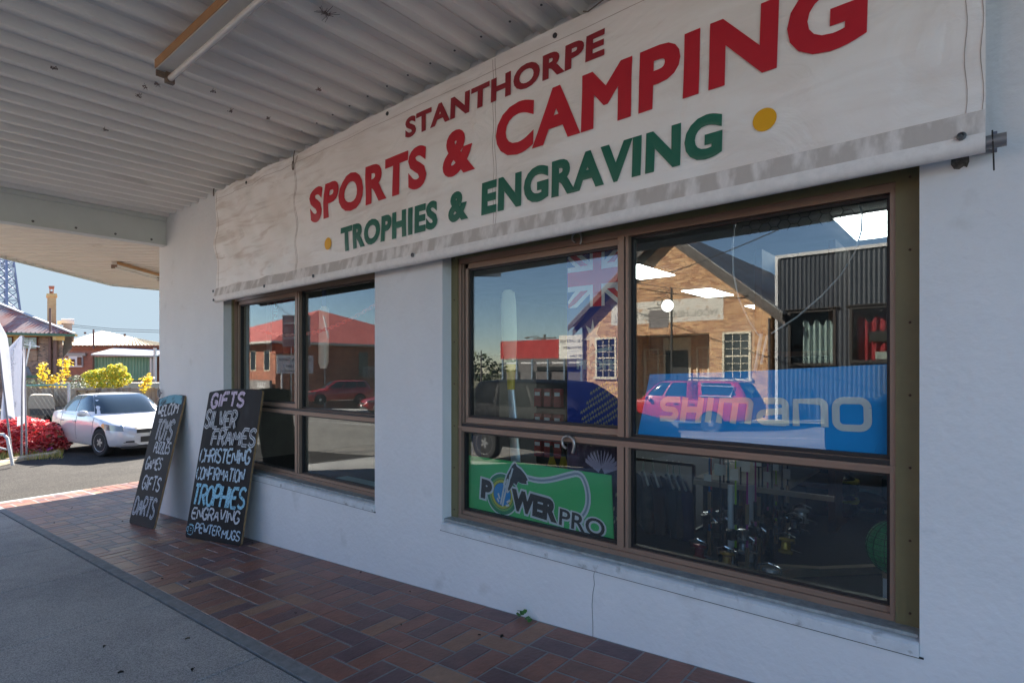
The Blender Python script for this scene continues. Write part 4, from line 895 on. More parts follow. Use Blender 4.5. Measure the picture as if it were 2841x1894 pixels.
mb=MB(); mb.box(-24.5,-16,-34,-25.4,-2.8,-.2) ; mb.box(-24.5,-16,-34,-27,-.2,1.6); mb.build('wall',M('cafe_wall',(.10,.09,.09),.8),caf)
mb=MB()
for x in frange(-24.3,-17,6): mb.box(x-.05,x+.05,-25.35,-25.25,-2.6,.58)
mb.build('post',M('blue_post',(.12,.18,.25),.6),caf)
mb=MB(); mb.box(-24.4,-16.2,-25.5,-25.42,-.9,-.2); mb.box(-24.4,-16.2,-25.5,-25.42,.3,.4); mb.build('white_panel',whitecap,caf)
# brick surgery with red roof on the far corner
den=thing('brick_surgery','red brick surgery with a broad salmon red hipped roof on the far corner','building',(-54,-30,-3.4))
X1,X0,YA,YB,ze=-44.2,-64.0,-20.2,-40.0,2.1
mb=MB(); mb.box(X0,X1,YA-.3,YA,-4,ze); mb.box(X1-.3,X1,YB,YA-.3,-4,ze); mb.box(X0,X0+.3,YB,YA-.3,-4,ze); mb.build('wall',bk_r,den)
mb=MB(); ap=Vector((-54.1,-30.1,6.15)); o_=.6; C4=[(X1+o_,YA+o_),(X0-o_,YA+o_),(X0-o_,YB-o_),(X1+o_,YB-o_)]
mb.add([(x,y,ze+.12) for x,y in C4]+[ap]+[(x,y,ze) for x,y in C4],[(0,1,4),(1,2,4),(2,3,4),(3,0,4)]+[(i,(i+1)%4,5+(i+1)%4,5+i) for i in range(4)])
mb.build('roof',M('salmon_roof',(.50,.13,.10),.55,var=.08,vs=.6),den)
mb=MB()
for (a,b) in ((C4[0],C4[1]),(C4[3],C4[0])): mb.bar((*a,ze+.03),(*b,ze+.03),.14,.16)
mb.build('gutter',M('pale_gutter',(.5,.47,.42),.6),den)
mb=MB(); mb.box(X1,X1+.6,YB,YA+.6,ze-.12,ze-.0); mb.box(X0,X1+.6,YA,YA+.6,ze-.12,ze-.0); mb.build('eaves',M('eave_lining',(.35,.33,.3),.8),den)
for x in (-45.6,-48.0,-52.0):
    mb=MB(); mb.box(x-.5,x+.5,YA-.1,YA+.02,-.2,1.5); f=mb.build('window',cream,den); mb=MB(); mb.box(x-.42,x+.42,YA+.02,YA+.03,-.12,1.42); mb.build('pane',dglass,f)
mb=MB(); mb.box(-52,X1+.02,YA+.3,YA+.5,-1.7,-.95); mb.build('shop_board',M('grey_sign_board'),den)
text_mb('YARA',lambda u,v,w:(-44.8-u,YA+.503+w,-1.6+v),width=1.5,height=.5,bold=.02,depth=.004).build('lettering',whitecap,den)
mb=MB(); mb.box(-45.9,-44.6,YA,YA+.05,-3.4,-1.8); mb.build('door',M('blue_door',(.12,.22,.34),.5),den)
y0=-28.6
mb=MB(); mb.box(X1,X1+.04,y0-.5,y0+.5,-.7,1.5); mb.build('door',M('dark_doorway',(.035,.045,.045),.3),den)
mb=MB(); mb.box(X1,X1+1.3,y0-1.4,y0+.9,-1.05,-.85); 
for k in range(9): mb.box(X1,X1+1.3,y0-1.4-.28*(k+1),y0-1.4-.28*k,-1.25-.2*k,-1.05-.2*k)
mb.box(X1,X1+1.2,y0-1.3,y0+.8,-3.6,-1.05); mb.build('steps',bk_r,den)
mb=MB(); wr_=whitecap
for k in range(18): y=y0+.9-2.3*k/17; mb.box(X1+1.25,X1+1.28,y-.012,y+.012,-.85,.1)
for k in range(16): y=y0-1.4-2.5*k/15; z=-.85-1.8*k/15; mb.box(X1+1.25,X1+1.28,y-.012,y+.012,z,z+.95)
mb.bar((X1+1.26,y0+.9,.1),(X1+1.26,y0-1.4,.1),.05); mb.bar((X1+1.26,y0-1.4,.1),(X1+1.26,y0-3.9,-1.7),.05); mb.build('railing',wr_,den)
mb=MB(); 
for y in (-21.5,-24.6): mb.tube([(X1+.08,y,ze),(X1+.08,y,-3.4)],.06,8)
mb.build('downpipe',M('pale_pipe',(.42,.42,.40),.6),den)
mb=MB(); mb.tube([(X1+.2,-24.9,2.6),(X1-.6,-24.9,4.6)],.07,8); mb.build('vent_pipe',whitecap,den)
sg=thing('surgery_sign','white painted surgery sign on posts in front of the red brick wall','sign',(-38,-18,-3))
sx,sy0,sy1=-38.2,-17.2,-20.0
mb=MB(); mb.box(sx-.04,sx,sy1,sy0,-.35,.95); mb.build('board',whitecap,sg)
mb=MB(); 
for y in (sy0-.4,sy1+.4): mb.box(sx-.1,sx-.04,y-.05,y+.05,-3.6,.9)
mb.build('post',whitecap,sg)
for s_,z_,h_,w_ in (('Gentle Family Dentist',.48,.28,2.5),('Tel: 4681 2033',.08,.19,1.4),('www.gentledentist.com.au',-.26,.16,2.3)):
    text_mb(s_,lambda u,v,w:(sx+.002+w,sy1+.15+(2.5-w_)*.5+u,z_+v),width=w_,height=h_,bold=.012,depth=.004).build('lettering',ink,sg)
ps=thing('street_sign','plain grey back of a street sign on a steel pole at the corner','sign',(-14.3,-5.6,-2.2)); c=vat(822,918,15.2)
mb=MB(); mb.obox(c,RT*.37*Vector((1,-1,1))if False else Vector((.26,-.25,0)),Vector((.01,.01,0)),Vector((0,0,.42))); mb.build('panel',M('grey_sign_back',(.23,.24,.23),.5,metal=.3),ps)
mb=MB(); mb.tube([(c.x+.03,c.y+.03,c.z+.5),(c.x+.03,c.y+.03,GZ(c.x,c.y)-.2)],.035,8); 
for dz in (.2,-.2): mb.bar((c.x-.22,c.y+.25,c.z+dz),(c.x+.28,c.y-.23,c.z+dz),.03,.05)
mb.build('pole',M('galvanised',(.42,.44,.46),.4,metal=.6,var=.1,vs=10),ps)

# poles, wires and the wooded skyline down the street
def pole(label,px,ptop,t,arms,lamp=False):
    p=vat(px,1000,t); q=vat(px,ptop,t); e=thing('power_pole',label,'power pole',(p.x,p.y,GZ(p.x,p.y)))
    mb=MB(); mb.tube([(p.x,p.y,GZ(p.x,p.y)-.2),(p.x,p.y,q.z)],[.16,.10],8); mb.build('pole',timber,e)
    mb=MB()
    for k in range(arms): mb.box(p.x-1.1,p.x+1.1,p.y-.06,p.y+.06,q.z-.35-.6*k,q.z-.23-.6*k)
    if lamp: mb.tube([(p.x,p.y,q.z-.5),(p.x-.8,p.y,q.z-.1),(p.x-1.7,p.y,q.z-.15)],.04,6); mb.ball((p.x-1.8,p.y,q.z-.2),(.3,.12,.08))
    mb.build('crossarm',timber,e)
pole('tall timber power pole with crossarm far down the street',1444,963,75,1); pole('timber power pole carrying a street lamp behind the cafe',1511,928,46,1,True); pole('thin bare mast far down the street',1335,972,90,0)
def wire(label,pts,r=.018):
    mb=MB(); mb.tube(pts,r,4); tag(mb.build('overhead_wire',blk),label,'wire')
def sagw(a,b,s,n=14): return [a.lerp(b,k/n)-UP*s*4*(k/n)*(1-k/n) for k in range(n+1)]
a=vp(1650,812,23.5); b=vp(2215,612,17); wire('black service wire crossing in front of the orange brick gable',sagw(a,b,.25))
a=vp(1749,782,23.6); b=vp(2053,806,23.6); wire('short black cable slung along the orange gable wall',sagw(a,b,.12))
a=vat(880,900,46.5); b=vat(700,790,20); wire('thin wire running to the salmon red roof',sagw(a,b,.4),.012)
leafd=[M('tree_leaf_dark',(.030,.045,.018),.8),M('tree_leaf_mid',(.055,.075,.028),.8),M('tree_leaf_light',(.09,.11,.045),.8)]
def leaves(mb,c,r,n,s,flat=.5,nm=3,prob=None,up=.3):
    for _ in range(n):
        while True:
            d=Vector((random.uniform(-1,1),random.uniform(-1,1),random.uniform(-1,1)))
            if d.length<1: break
        d=d.normalized()*(d.length**.4); p=c+Vector((d.x*r[0],d.y*r[1],d.z*r[2]))
        x=Vector((random.gauss(0,1),random.gauss(0,1),random.gauss(0,flat))).normalized(); y=x.cross(Vector((random.gauss(0,1),random.gauss(0,1),random.gauss(0,1)+up))).normalized(); k=s*random.uniform(.5,1.5)
        mb.mi=random.choices(range(nm),prob)[0] if prob else random.randrange(nm)
        mb.add([p-x*k,p-y*k*.45,p+x*k,p+y*k*.45],[(0,1,2,3)])
mb=MB()
for k in range(46):
    x=-320+k*6.5+random.uniform(-3,3); y=-75-random.uniform(0,40)-max(0,(-x-150))*.0; h=random.uniform(2.0,4.6)
    leaves(mb,Vector((x,y,-3+h)),(6,5,h),260,.55)
kind(mb.build('far_treeline',leafd),'stuff')

# ---------- left background: yard, car park edge, houses, tower (built square to the view across the corner) ----------
def P3(px,py,t): return at(px,py,t)
# red leaved bush
red_l=[M('red_leaf_deep',(.38,.02,.035),.45,trans=.3),M('red_leaf',(.72,.08,.09),.4,trans=.35),M('red_leaf_pink',(.88,.32,.30),.35,trans=.3),M('red_leaf_green',(.10,.09,.03),.5)]
bc=P3(60,1215,14.6); bush=thing('red_bush','low spreading bush with dense bright red leaves beside the white sedan','bush',(bc.x,bc.y,GZ(bc.x,bc.y)))
mb=MB(); 
for px,py,r,n in ((-60,1212,.72,900),(0,1205,.62,1300),(55,1195,.60,1500),(105,1205,.58,1400),(140,1218,.50,1100),(165,1225,.34,600),(80,1235,.5,800),(30,1240,.45,700)):
    leaves(mb,P3(px,py,14.6+random.uniform(-.15,.2)),(r,r*.8,r*.66),n,.055,prob=(3,5,3,.6),nm=4)
mb.build('foliage',red_l,bush)
mb=MB()
for k in range(9): 
    a=P3(-20+k*22,1272,14.6); mb.tube([a,a+Vector((random.uniform(-.2,.2),random.uniform(-.2,.2),.5))],[.03,.012],6)
mb.build('stem',M('bush_stem',(.10,.06,.04),.9),bush)
# kerb edge and dry weeds in the garden bed
mb=MB(); pts=[P3(-40,1320,12.2),P3(20,1301,12.9),P3(70,1290,13.4),P3(120,1279,13.7),P3(150,1268,13.95),P3(158,1262,14.3)]
mb.tube([Vector((p.x,p.y,GZ(p.x,p.y)-.03)) for p in pts],.11,8); kind(mb.build('bed_kerb',M('sandstone_edge',(.42,.34,.24),.9,var=.3,vs=6)),'structure')
mb=MB(); wl=[M('dry_grass',(.42,.33,.10),.9),M('green_grass',(.22,.26,.05),.9),M('purple_flower',(.35,.03,.30),.7)]
for k in range(900):
    px=random.uniform(-60,175); t=random.uniform(13.2,14.6); py=1296-px*.19-(t-13.4)*10
    p=P3(px,py,t); p.z=GZ(p.x,p.y)-.02; d=Vector((random.uniform(-.06,.06),random.uniform(-.06,.06),random.uniform(.06,.2))); mb.mi=random.choices((0,1),(5,4))[0]
    s_=Vector((-d.y,d.x,0)).normalized()*.008; mb.add([p-s_,p+s_,p+d],[(0,1,2)])
mb.mi=2
for px,py in ((108,1250),(140,1246),(137,1262),(112,1256),(90,1262)): leaves(mb,P3(px,py,13.9),(.07,.07,.05),26,.022,nm=1); mb.m[-26:]=[2]*26
kind(mb.build('weed_bed',wl),'stuff')
# feather flags
fw=M('white_flag_cloth',(.66,.66,.70),.8,var=.05,vs=4,trans=.15); fr_=M('red_flag_cloth',(.50,.02,.04),.8); fg=M('grey_flag_cloth',(.40,.42,.50),.8,var=.08,vs=3,trans=.12)
def flag(label,base,top,w,mat,lean,edge=None,txt=None,short=0.0):
    e=thing('feather_flag',label,'flag',tuple(base),0,'feather flags by the road'); H=(top-base).length; u=(top-base).normalized()
    side=RT*1.0
    mb=MB(); mb.tube([base,base+u*.5,base+u*H*.6,top+side*.03],[.022,.02,.016,.008],8); mb.build('pole',M('flag_pole',(.2,.2,.22),.5),e)
    def fn(a,v,d=0):
        ww=w*(1-.12*v)*(1-max(0,v-.82)/.18*.85 if v>.82 else 1); z=short+v*(1-short)
        return base+u*(H*z)+side*(lean*a*ww)+FW*(.035*math.sin(a*5+v*4)*a-d)+UP*(-.10*a*(1-v))
    mb=MB(); mb.grid(lambda a,v:fn(a,v),10,30); mb.build('cloth',mat,e,smooth=180)
    if edge: mb=MB(); mb.grid(lambda a,v:fn(.86+.15*a,v*.97,.004),3,30); mb.build('edge_band',edge,e,smooth=180)
    if txt:
        text_mb(txt,lambda a,b,d:fn(.24+.55*(1-b/.5) if False else .75-b,.10+a*.8,.012+d),width=1.0,height=.45,bold=.02,depth=.002,maxseg=.05).build('flag_lettering',fw if mat is not fw else M('navy_print',(.05,.06,.2),.7),e)
    return e
b0=P3(36,1290,12.2); flag('plain white feather flag nearest the paving, cut by the picture edge',b0,P3(-14,880,12.2),.50,fw,.42,short=.34)
b0=P3(60,1262,13.0); flag('grey feather flag with white lettering running up it',b0,P3(62,931,13.0),.50,fg,-.92,txt='Companions',short=.33)
b0=P3(74,1260,13.4); flag('narrow red edged feather flag behind the lettered one',b0,P3(67,962,13.4),.30,fw,-.6,edge=None,short=.3)
mb=MB()
# steel frame of the flag base
st_=thing('flag_stand','bent white steel tube stand at the foot of the flags','stand',tuple(P3(20,1290,12.1)))
mb=MB(); mb.tube([P3(-30,1203,12.1),P3(10,1205,12.1),P3(20,1215,12.1),P3(35,1290,12.1)],.03,8); mb.tube([P3(-30,1235,12.1),P3(18,1246,12.1)],.02,8); mb.build('tube',M('white_tube',(.6,.6,.58),.5),st_,smooth=50)
# timber paling fence, chain link fence in front, covered trailer
fence=thing('paling_fence','weathered grey brown timber paling fence behind the sedan','fence',tuple(P3(250,1190,20.5)))
pal=[M('paling_%s'%n,c,.9,var=.35,vs=5,stretch=(3,3,.5)) for n,c in (('grey',(.26,.21,.16)),('brown',(.22,.16,.11)),('pale',(.31,.26,.20)))]
mb=MB(); t=20.5; w=8.2
for k in range(64):
    px=40+k*w; a=P3(px,1076+random.uniform(-1.5,1.5)-.0*k,t); bz_=GZ(a.x,a.y)-.2; mb.mi=random.randrange(3)
    h=w*t/F_PX*.48; c=Vector((a.x,a.y,(a.z+bz_)/2)); mb.obox(c,RT*h,FW*.01,UP*((a.z-bz_)/2))
mb.build('paling',pal,fence)
mb=MB(); 
for py in (1085,1135): mb.bar(P3(40,py,t-.0)+FW*.04,P3(560,py,t)+FW*.04,.05,.09)
mb.build('rail',pal[1],fence)
gate=thing('timber_gate','old timber gate with diagonal braces set in the paling fence','gate',tuple(P3(242,1190,20.4)))
mb=MB(); tt=20.44
for k in range(10): a=P3(216+k*5.4,1083,tt); bz_=GZ(a.x,a.y); mb.obox(Vector((a.x,a.y,(a.z+bz_)/2)),RT*.033,FW*.008,UP*((a.z-bz_)/2))
mb.build('boards',M('gate_boards',(.36,.28,.18),.9,var=.25,vs=5),gate)
mb=MB(); 
for x0,y0,x1,y1 in ((213,1082,268,1082),(216,1088,240,1118),(241,1082,241,1160),(266,1088,243,1118),(214,1082,214,1160),(268,1082,268,1160)): mb.bar(P3(x0,y0,tt-.03),P3(x1,y1,tt-.03),.03,.09,up=-FW)
mb.build('brace',pal[1],gate)
cl=thing('chain_link_fence','galvanised chain link fence with green top rail in front of the palings','fence',tuple(P3(190,1190,18.8))); gal=M('galvanised')
mb=MB(); t=18.8
for px in (191,30): a=P3(px,1065,t); mb.tube([(a.x,a.y,a.z),(a.x,a.y,GZ(a.x,a.y)-.2)],.04,8)
mb.build('post',gal,cl,smooth=40)
mb=MB(); mb.tube([P3(20,1069,t),P3(191,1067,t)],.022,6); mb.build('top_rail',M('green_rail',(.15,.42,.36),.6),cl)
mb=MB()
gal_d=M('dull_wire',(.16,.15,.13),.7)
for k in range(-7,17):
    x0=20+k*12.4
    for sgn in (1,-1):
        a0,b0_=(x0,1070),(x0+sgn*62,1160); 
        def clipx(p,q):
            lo,hi=20,191
            (xa,ya),(xb,yb)=p,q
            if max(xa,xb)<lo or min(xa,xb)>hi: return None
            def cut_(x,y,x2,y2):
                if x<lo: return (lo,y+(y2-y)*(lo-x)/(x2-x))
                if x>hi: return (hi,y+(y2-y)*(hi-x)/(x2-x))
                return (x,y)
            return cut_(xa,ya,xb,yb),cut_(xb,yb,xa,ya)
        r=clipx(a0,b0_)
        if r: mb.bar(P3(*r[0],t),P3(*r[1],t),.0035)
mb.build('wire_mesh',gal_d,cl)
tr=thing('covered_trailer','low trailer under a rounded beige canvas cover behind the wire fence','trailer',tuple(P3(115,1160,19.4)))
mb=MB(); c=P3(115,1133,19.4)
def hump(u,v):
    a=math.pi*u; x=-math.copysign(abs(math.cos(a))**.35,math.cos(a))*.46; z=(abs(math.sin(a))**.5)*.47
    return c+RT*x+UP*z+hray(100)*(v*1.6)
mb.grid(hump,24,4); mb.add([c+RT*(-math.copysign(abs(math.cos(math.pi*u))**.35,math.cos(math.pi*u))*.46)+UP*((abs(math.sin(math.pi*u))**.5)*.47) for u in frange(0,1,24)],[tuple(range(25))]); mb.build('cover',M('beige_canvas',(.33,.29,.23),.8,var=.08,vs=5),tr,smooth=40)
mb=MB(); mb.obox(c+FW*.8-UP*.12,RT*.42,FW*.78,UP*.11); mb.build('tray',M('trailer_tray',(.05,.05,.05),.7),tr)
mb=MB(); 
for s_ in (-1,1): mb.lathe([(.26,0),(.27,.05),(.26,.12)],c+RT*s_*.36+FW*.8-UP*.42,RT,18)
mb.build('wheel',tyre_m,tr,smooth=40)
gb=thing('green_bin_wall','green sheet panel low behind the fence beside the sedan','panel',tuple(P3(175,1170,19.6))); mb=MB(); mb.obox(P3(172,1158,19.7),RT*.36,FW*.02,UP*.22); mb.build('sheet',M('green_sheet',(.06,.20,.12),.6),gb)
# retaining ledge and shrubs
lg=thing('retaining_wall','pale concrete retaining ledge above the fence line','wall',tuple(P3(330,1075,29))); mb=MB(); a=P3(205,1062,29); b=P3(520,1064,29); mb.bar((a+b)/2-RT*4+UP*-.6+FW*.5,(a+b)/2+RT*4-UP*.6+FW*.5,1.0,1.25); mb.build('ledge',pale,lg)
yl=[M('yellow_leaf',(.72,.52,.05),.6,trans=.4),M('yellow_green_leaf',(.50,.50,.07),.6,trans=.4),M('lime_leaf',(.26,.38,.06),.6,trans=.4)]
sh=thing('yellow_shrub','wide feathery yellow green shrub above the paling fence','shrub',tuple(P3(300,1080,27))); mb=MB()
for px,py,r,n in ((262,1055,.5,500),(285,1050,.6,700),(312,1050,.62,800),(335,1052,.45,500),(310,1034,.42,380),(336,1024,.24,160),(255,1040,.28,160),(275,1034,.25,140),(240,1042,.2,90),(345,1042,.25,140),(330,1014,.14,60),(312,1020,.2,110)): leaves(mb,P3(px,py,27),(r,r,r*.8),n,.065,prob=(4,5,2),up=1)
mb.build('foliage',yl,sh)
mb=MB(); 
for k in range(12): a=P3(270+k*6,1072,27); mb.tube([a-UP*.8,a,a+RT*random.uniform(-.5,.5)+UP*random.uniform(.5,.9)],[.03,.02,.006],5)
mb.build('stem',M('bush_stem'),sh)
def sapling(label,px,pts,t):
    e=thing('sapling',label,'sapling',tuple(P3(px,1085,t))); mb=MB(); mb.tube([P3(px,1110,t)]+[P3(x,y,t) for x,y in pts],[.03]+[.02*(1-.7*k/len(pts)) for k in range(len(pts))],6); mb.build('stem',M('sapling_stem',(.2,.14,.09),.9),e)
    mb=MB()
    for x,y in pts:
        for _ in range(9): leaves(mb,P3(x+random.uniform(-9,9),y+random.uniform(-8,14),t),(.10,.1,.08),5,.06,prob=(8,2,.3))
    mb.build('foliage',[yl[0],M('gold_leaf',(.78,.56,.04),.6,trans=.4),yl[1]],e)
sapling('slim sapling with bright yellow leaves nearest the flags',120,[(120,1065),(119,1045),(121,1030),(118,1016)],22)
sapling('leaning sapling with yellow leaves in front of the brown brick house',148,[(148,1072),(143,1058),(147,1045)],22.5)
sapling('tall sparse sapling with a few yellow leaves by the brown downpipe',172,[(166,1060),(170,1040),(186,1030),(176,1004),(190,1002)],23)
sapling('vine twig with yellow leaves on top of the paling fence near the wall corner',402,[(398,1072),(404,1060),(412,1048)],20.3)
gs=thing('grey_shrub','silvery grey green shrub against the fence','shrub',tuple(P3(212,1080,21.5))); mb=MB(); leaves(mb,P3(210,1062,21.5),(.34,.3,.30),420,.05,up=2); leaves(mb,P3(95,1064,21.5),(.5,.3,.18),260,.05,up=2); mb.build('foliage',[M('silver_leaf',(.22,.24,.15),.7),M('olive_leaf',(.13,.16,.08),.7),M('sage_leaf',(.28,.30,.20),.7)],gs)
# house with rusty iron roof
bk_b=brick_mat('mottled_brick',(.34,.20,.14),(.10,.06,.05),(.30,.25,.20)); 
hA=thing('brick_house','mottled brown brick house with a rusty corrugated iron roof and tall chimney','house',tuple(P3(80,1100,33)))
def slab(mb,px0,py0,px1,py1,t,d=.2,dt=0,dv=None): a=P3(px0,py1,t); b=P3(px1,py0,t); dv=dv or FW; mb.obox((a+b)/2+dv*(d/2)+FW*dt,RT*(b-a).dot(RT)/2,dv*d/2,UP*(b.z-a.z)/2)
def rotm(m): return m
mb=MB(); slab(mb,-180,928,174,1135,32,9,0,hray(170)); mb.build('wall',bk_b,hA)
rust=bpy.data.materials.new('rusty_iron'); rust.use_nodes=True; n=rust.node_tree.nodes; l=rust.node_tree.links; b=n['Principled BSDF']; b.inputs['Roughness'].default_value=.6
tc=n.new('ShaderNodeTexCoord'); t1=n.new('ShaderNodeTexNoise'); t1.inputs['Scale'].default_value=.9; t1.inputs['Detail'].default_value=8; l.new(tc.outputs['Object'],t1.inputs['Vector']); r=n.new('ShaderNodeValToRGB'); r.color_ramp.elements[0].position=.4; r.color_ramp.elements[0].color=(.36,.27,.25,1); r.color_ramp.elements[1].position=.62; r.color_ramp.elements[1].color=(.34,.10,.07,1); l.new(t1.outputs['Fac'],r.inputs[0]); l.new(r.outputs[0],b.inputs['Base Color'])
mb=MB(); e0=P3(206,927,31.2); eL=P3(-220,916,31.2); apx=P3(-110,800,37.5); N=150
def roofp(u,v):
    p=eL.lerp(e0,u); top=apx if True else apx; w=(p-e0).dot(RT)/((apx-e0).dot(RT)); 
    hp=e0.lerp(apx,min(1,max(0,w))) if w<1 else Vector((p.x,p.y,0))+FW*((apx-e0).dot(FW))+UP*apx.z-UP*0
    if w>=1: hp=p+FW*((apx-e0).dot(FW)); hp.z=apx.z
    q=p.lerp(hp,v); s_=(p-eL).length; return q+UP*(.055*math.sin(s_*2*math.pi/.26))
mb.grid(roofp,420,1); mb.add([e0,apx,P3(206,927,31.2)+hray(200)*12.6],[(0,1,2)]); mb.build('roof',rust,hA)
mb=MB(); mb.bar(eL-UP*.06,e0-UP*.06,.10,.13); mb.build('gutter',M('green_gutter',(.03,.09,.05),.5),hA)
mb=MB(); slab(mb,-180,926,200,932,31.4,.4); mb.build('eaves',M('ochre_trim',(.52,.34,.14),.7),hA)
mb=MB(); mb.bar(apx+UP*.05,e0+UP*.05,.2,.06); mb.build('ridge_cap',M('ridge_iron',(.34,.33,.33),.5),hA)
mb=MB(); slab(mb,131,822,156,925,35,.9,0,hray(150)); mb.build('chimney',brick_mat('buff_brick',(.50,.36,.18),(.40,.28,.13),(.4,.32,.2)),hA)
mb=MB(); hv=hray(150); slab(mb,128,818,159,822,34.9,1.05,0,hv); slab(mb,129,814,158,818,34.95,1.0,0,hv)
mb.build('chimney_cap',M('ochre_trim'),hA); mb=MB(); slab(mb,136.5,797,150,801,35.2,.3,0,hv); slab(mb,135,793,151,797,35.1,.4,0,hv); slab(mb,137,801,140,813.5,35.2,.3,0,hv); slab(mb,146,801,149,813.5,35.2,.3,0,hv); slab(mb,140,808,146,813.5,35.25,.25,0,hv); mb.build('chimney_pot',M('terracotta',(.38,.14,.09),.8),hA)
mb=MB(); mb.tube([P3(139,920,31.0),P3(139,855,31.0)],.05,8); mb.tube([P3(139,933,31.9),P3(139,1120,31.9)],.08,8); mb.tube([P3(154,945,31.9),P3(154,1120,31.9)],.10,8); mb.build('downpipe',M('brown_pipe',(.12,.06,.05),.6),hA)
mb=MB(); slab(mb,-180,932,52,972,31.94,.1); mb.build('ochre_panel',M('ochre_trim'),hA)
for x0,x1 in ((12,35),(57,103)):
    mb=MB(); slab(mb,x0,933,x1,970,31.9,.1,-.05); f=mb.build('window',M('maroon_frame',(.16,.05,.04),.6),hA); mb=MB()
    k=2 if x1-x0>30 else 1
    for q in range(k): wq=(x1-x0-3)/k; slab(mb,x0+1.5+q*wq+.7,936,x0+1.5+(q+1)*wq-.7,967,31.83,.03)
    mb.build('pane',dglass,f)
mb=MB(); slab(mb,58,970,102,1000,31.95,.06); mb.build('render_panel',brick_mat('brown_brick_panel',(.36,.22,.14),(.28,.16,.10),(.3,.24,.2)),hA)
mb=MB(); a=P3(163,938,31.6); mb.obox(a,RT*.1,FW*.3,UP*.12); mb.build('corbel',M('ochre_trim'),hA)
mb=MB(); p0=P3(66,1042,30.5); mb.add([p0,P3(90,1042,30.5),P3(78,1017,31.9),P3(60,1012,31.9)],[(0,1,2,3)]); mb.build('lean_to_roof',tin,hA); mb=MB(); slab(mb,30,1041,90,1048,30.4,.3); mb.build('lean_to_gutter',M('green_gutter'),hA)
# tv aerial
ae=thing('tv_aerial','small television aerial on a bent pole behind the flags','aerial',tuple(P3(72,1015,20))); t=20; al=M('aerial_metal',(.55,.57,.6),.4,metal=.5)
mb=MB(); mb.tube([P3(66,1030,t),P3(73,1010,t),P3(84,950,t)],.022,6); mb.build('pole',al,ae); mb=MB()
for k in range(6): a=P3(78+k*3,952+k*3.5-8,t); mb.bar(a-RT*(.14),a+RT*.16,.012)
mb.bar(P3(66,954,t),P3(110,962,t),.02); mb.bar(P3(84,948,t),P3(84,968,t),.02); mb.build('antenna_element',al,ae)
# grey exhaust duct
du=thing('exhaust_duct','tall grey sheet metal exhaust duct between the two brick buildings','duct',tuple(P3(188,1000,36))); dm=M('duct_metal',(.32,.32,.34),.5,metal=.2)
mb=MB(); slab(mb,175.5,897,200,965,36,.9,0,hray(188)); a=[P3(174,965,36),P3(200,965,36),P3(200,962,36),P3(200,970,36),P3(176,990,36),P3(174,975,36)]
mb.loft([[P3(173,964,36),P3(200,964,36),P3(200,964,36)+hray(188)*.9,P3(173,964,36)+hray(188)*.9],[P3(170,1000,36),P3(176,992,36),P3(176,992,36)+hray(188)*.9,P3(170,1000,36)+hray(188)*.9]]); mb.build('shaft',dm,du)
mb=MB(); c0=P3(170,891,35.9); c1=P3(206,891,35.9)
mb.loft([[c+UP*(.20*math.sin(math.pi*k/8)+.0)+hray(188)*(.55-.55*math.cos(math.pi*k/8)) for k in range(9)]+[c+hray(188)*1.1-UP*.14,c-UP*.14] for c in (c0,c1)]); slab(mb,159,890,170,900,36,.5); mb.build('cowl',M('pale_cowl',(.6,.6,.6),.5),du)
# long brick building with hipped yellowed roof and green garage
hB=thing('brick_depot','long red brick building with a yellowed iron hip roof and green garage lean to','building',tuple(P3(330,1060,46)))
bk_d=brick_mat('depot_brick',(.40,.15,.09),(.28,.10,.07),(.32,.26,.22))
mb=MB(); slab(mb,176,962,620,1090,46,12,0,hray(170)); mb.build('wall',bk_d,hB)
yel_iron=M('yellowed_iron',(.30,.24,.13),.65,var=.25,vs=.5,dirt=((.34,.15,.07),.7,.56,.8)); mb=MB(); a=P3(150,957,45.5); b=P3(640,966,45.5); ap1=P3(282,917.5,51.5); ap2=P3(470,957,51.5)
for pts in ((a,b,ap2,ap1),): 
    def rp_(u,v): p=a.lerp(b,u); q=ap1+(p-a)*0; h=a.lerp(ap1,v); g=b.lerp(ap2,v); r=h.lerp(g,u); return r+UP*.03*math.sin((b-a).length*u*2*math.pi/.35)
    mb.grid(rp_,500,1)
mb.add([a,ap1,a+hray(150)*12],[(0,1,2)]); mb.build('roof',yel_iron,hB)
mb=MB(); slab(mb,150,957,620,962,45.6,.4); mb.build('eaves',M('rust_fascia',(.26,.10,.06),.8),hB)
mb=MB(); slab(mb,150,963,620,968,45.8,.2,-.05); mb.build('string_course',M('rust_fascia'),hB)
mb=MB(); slab(mb,190,987,228,1018,45.85,.12); f=mb.build('window',M('white_frame',(.65,.65,.65),.5),hB); mb=MB(); slab(mb,193,996,206.5,1013,45.8,.03); slab(mb,214,990,225.5,1013,45.8,.03); mb.build('pane',dglass,f)
mb=MB(); slab(mb,183,979,236,987,45.8,.15); mb.build('lintel',M('grey_lintel',(.33,.30,.27),.8),hB)
mb=MB(); grn_c=M('green_cladding',(.16,.30,.22),.6,var=.08,vs=2); a=P3(259,1056,43.2); b=P3(416,1056,43.2); hgt=P3(0,990,43.2).z-a.z
mb.grid(lambda u,v:a.lerp(b,u)+UP*(hgt*v)+FW*(.03*math.copysign(1,math.sin(u*2*math.pi*18))),140,1); mb.obox((a+FW*1.2)+UP*hgt/2,RT*.03,FW*1.2,UP*hgt/2); mb.build('garage_wall',grn_c,hB)
mb=MB(); p,q=P3(252,986,42.6),P3(430,990,42.6); mb.loft([[p,q,q+UP*.12,p+UP*.12],[p+FW*3+UP*.6+RT*(-.3),q+FW*3+UP*.5,q+FW*3+UP*.6,p+FW*3+UP*.7-RT*.3]]); mb.build('lean_to_roof',M('pale_sheet_roof',(.38,.39,.40),.5),hB)
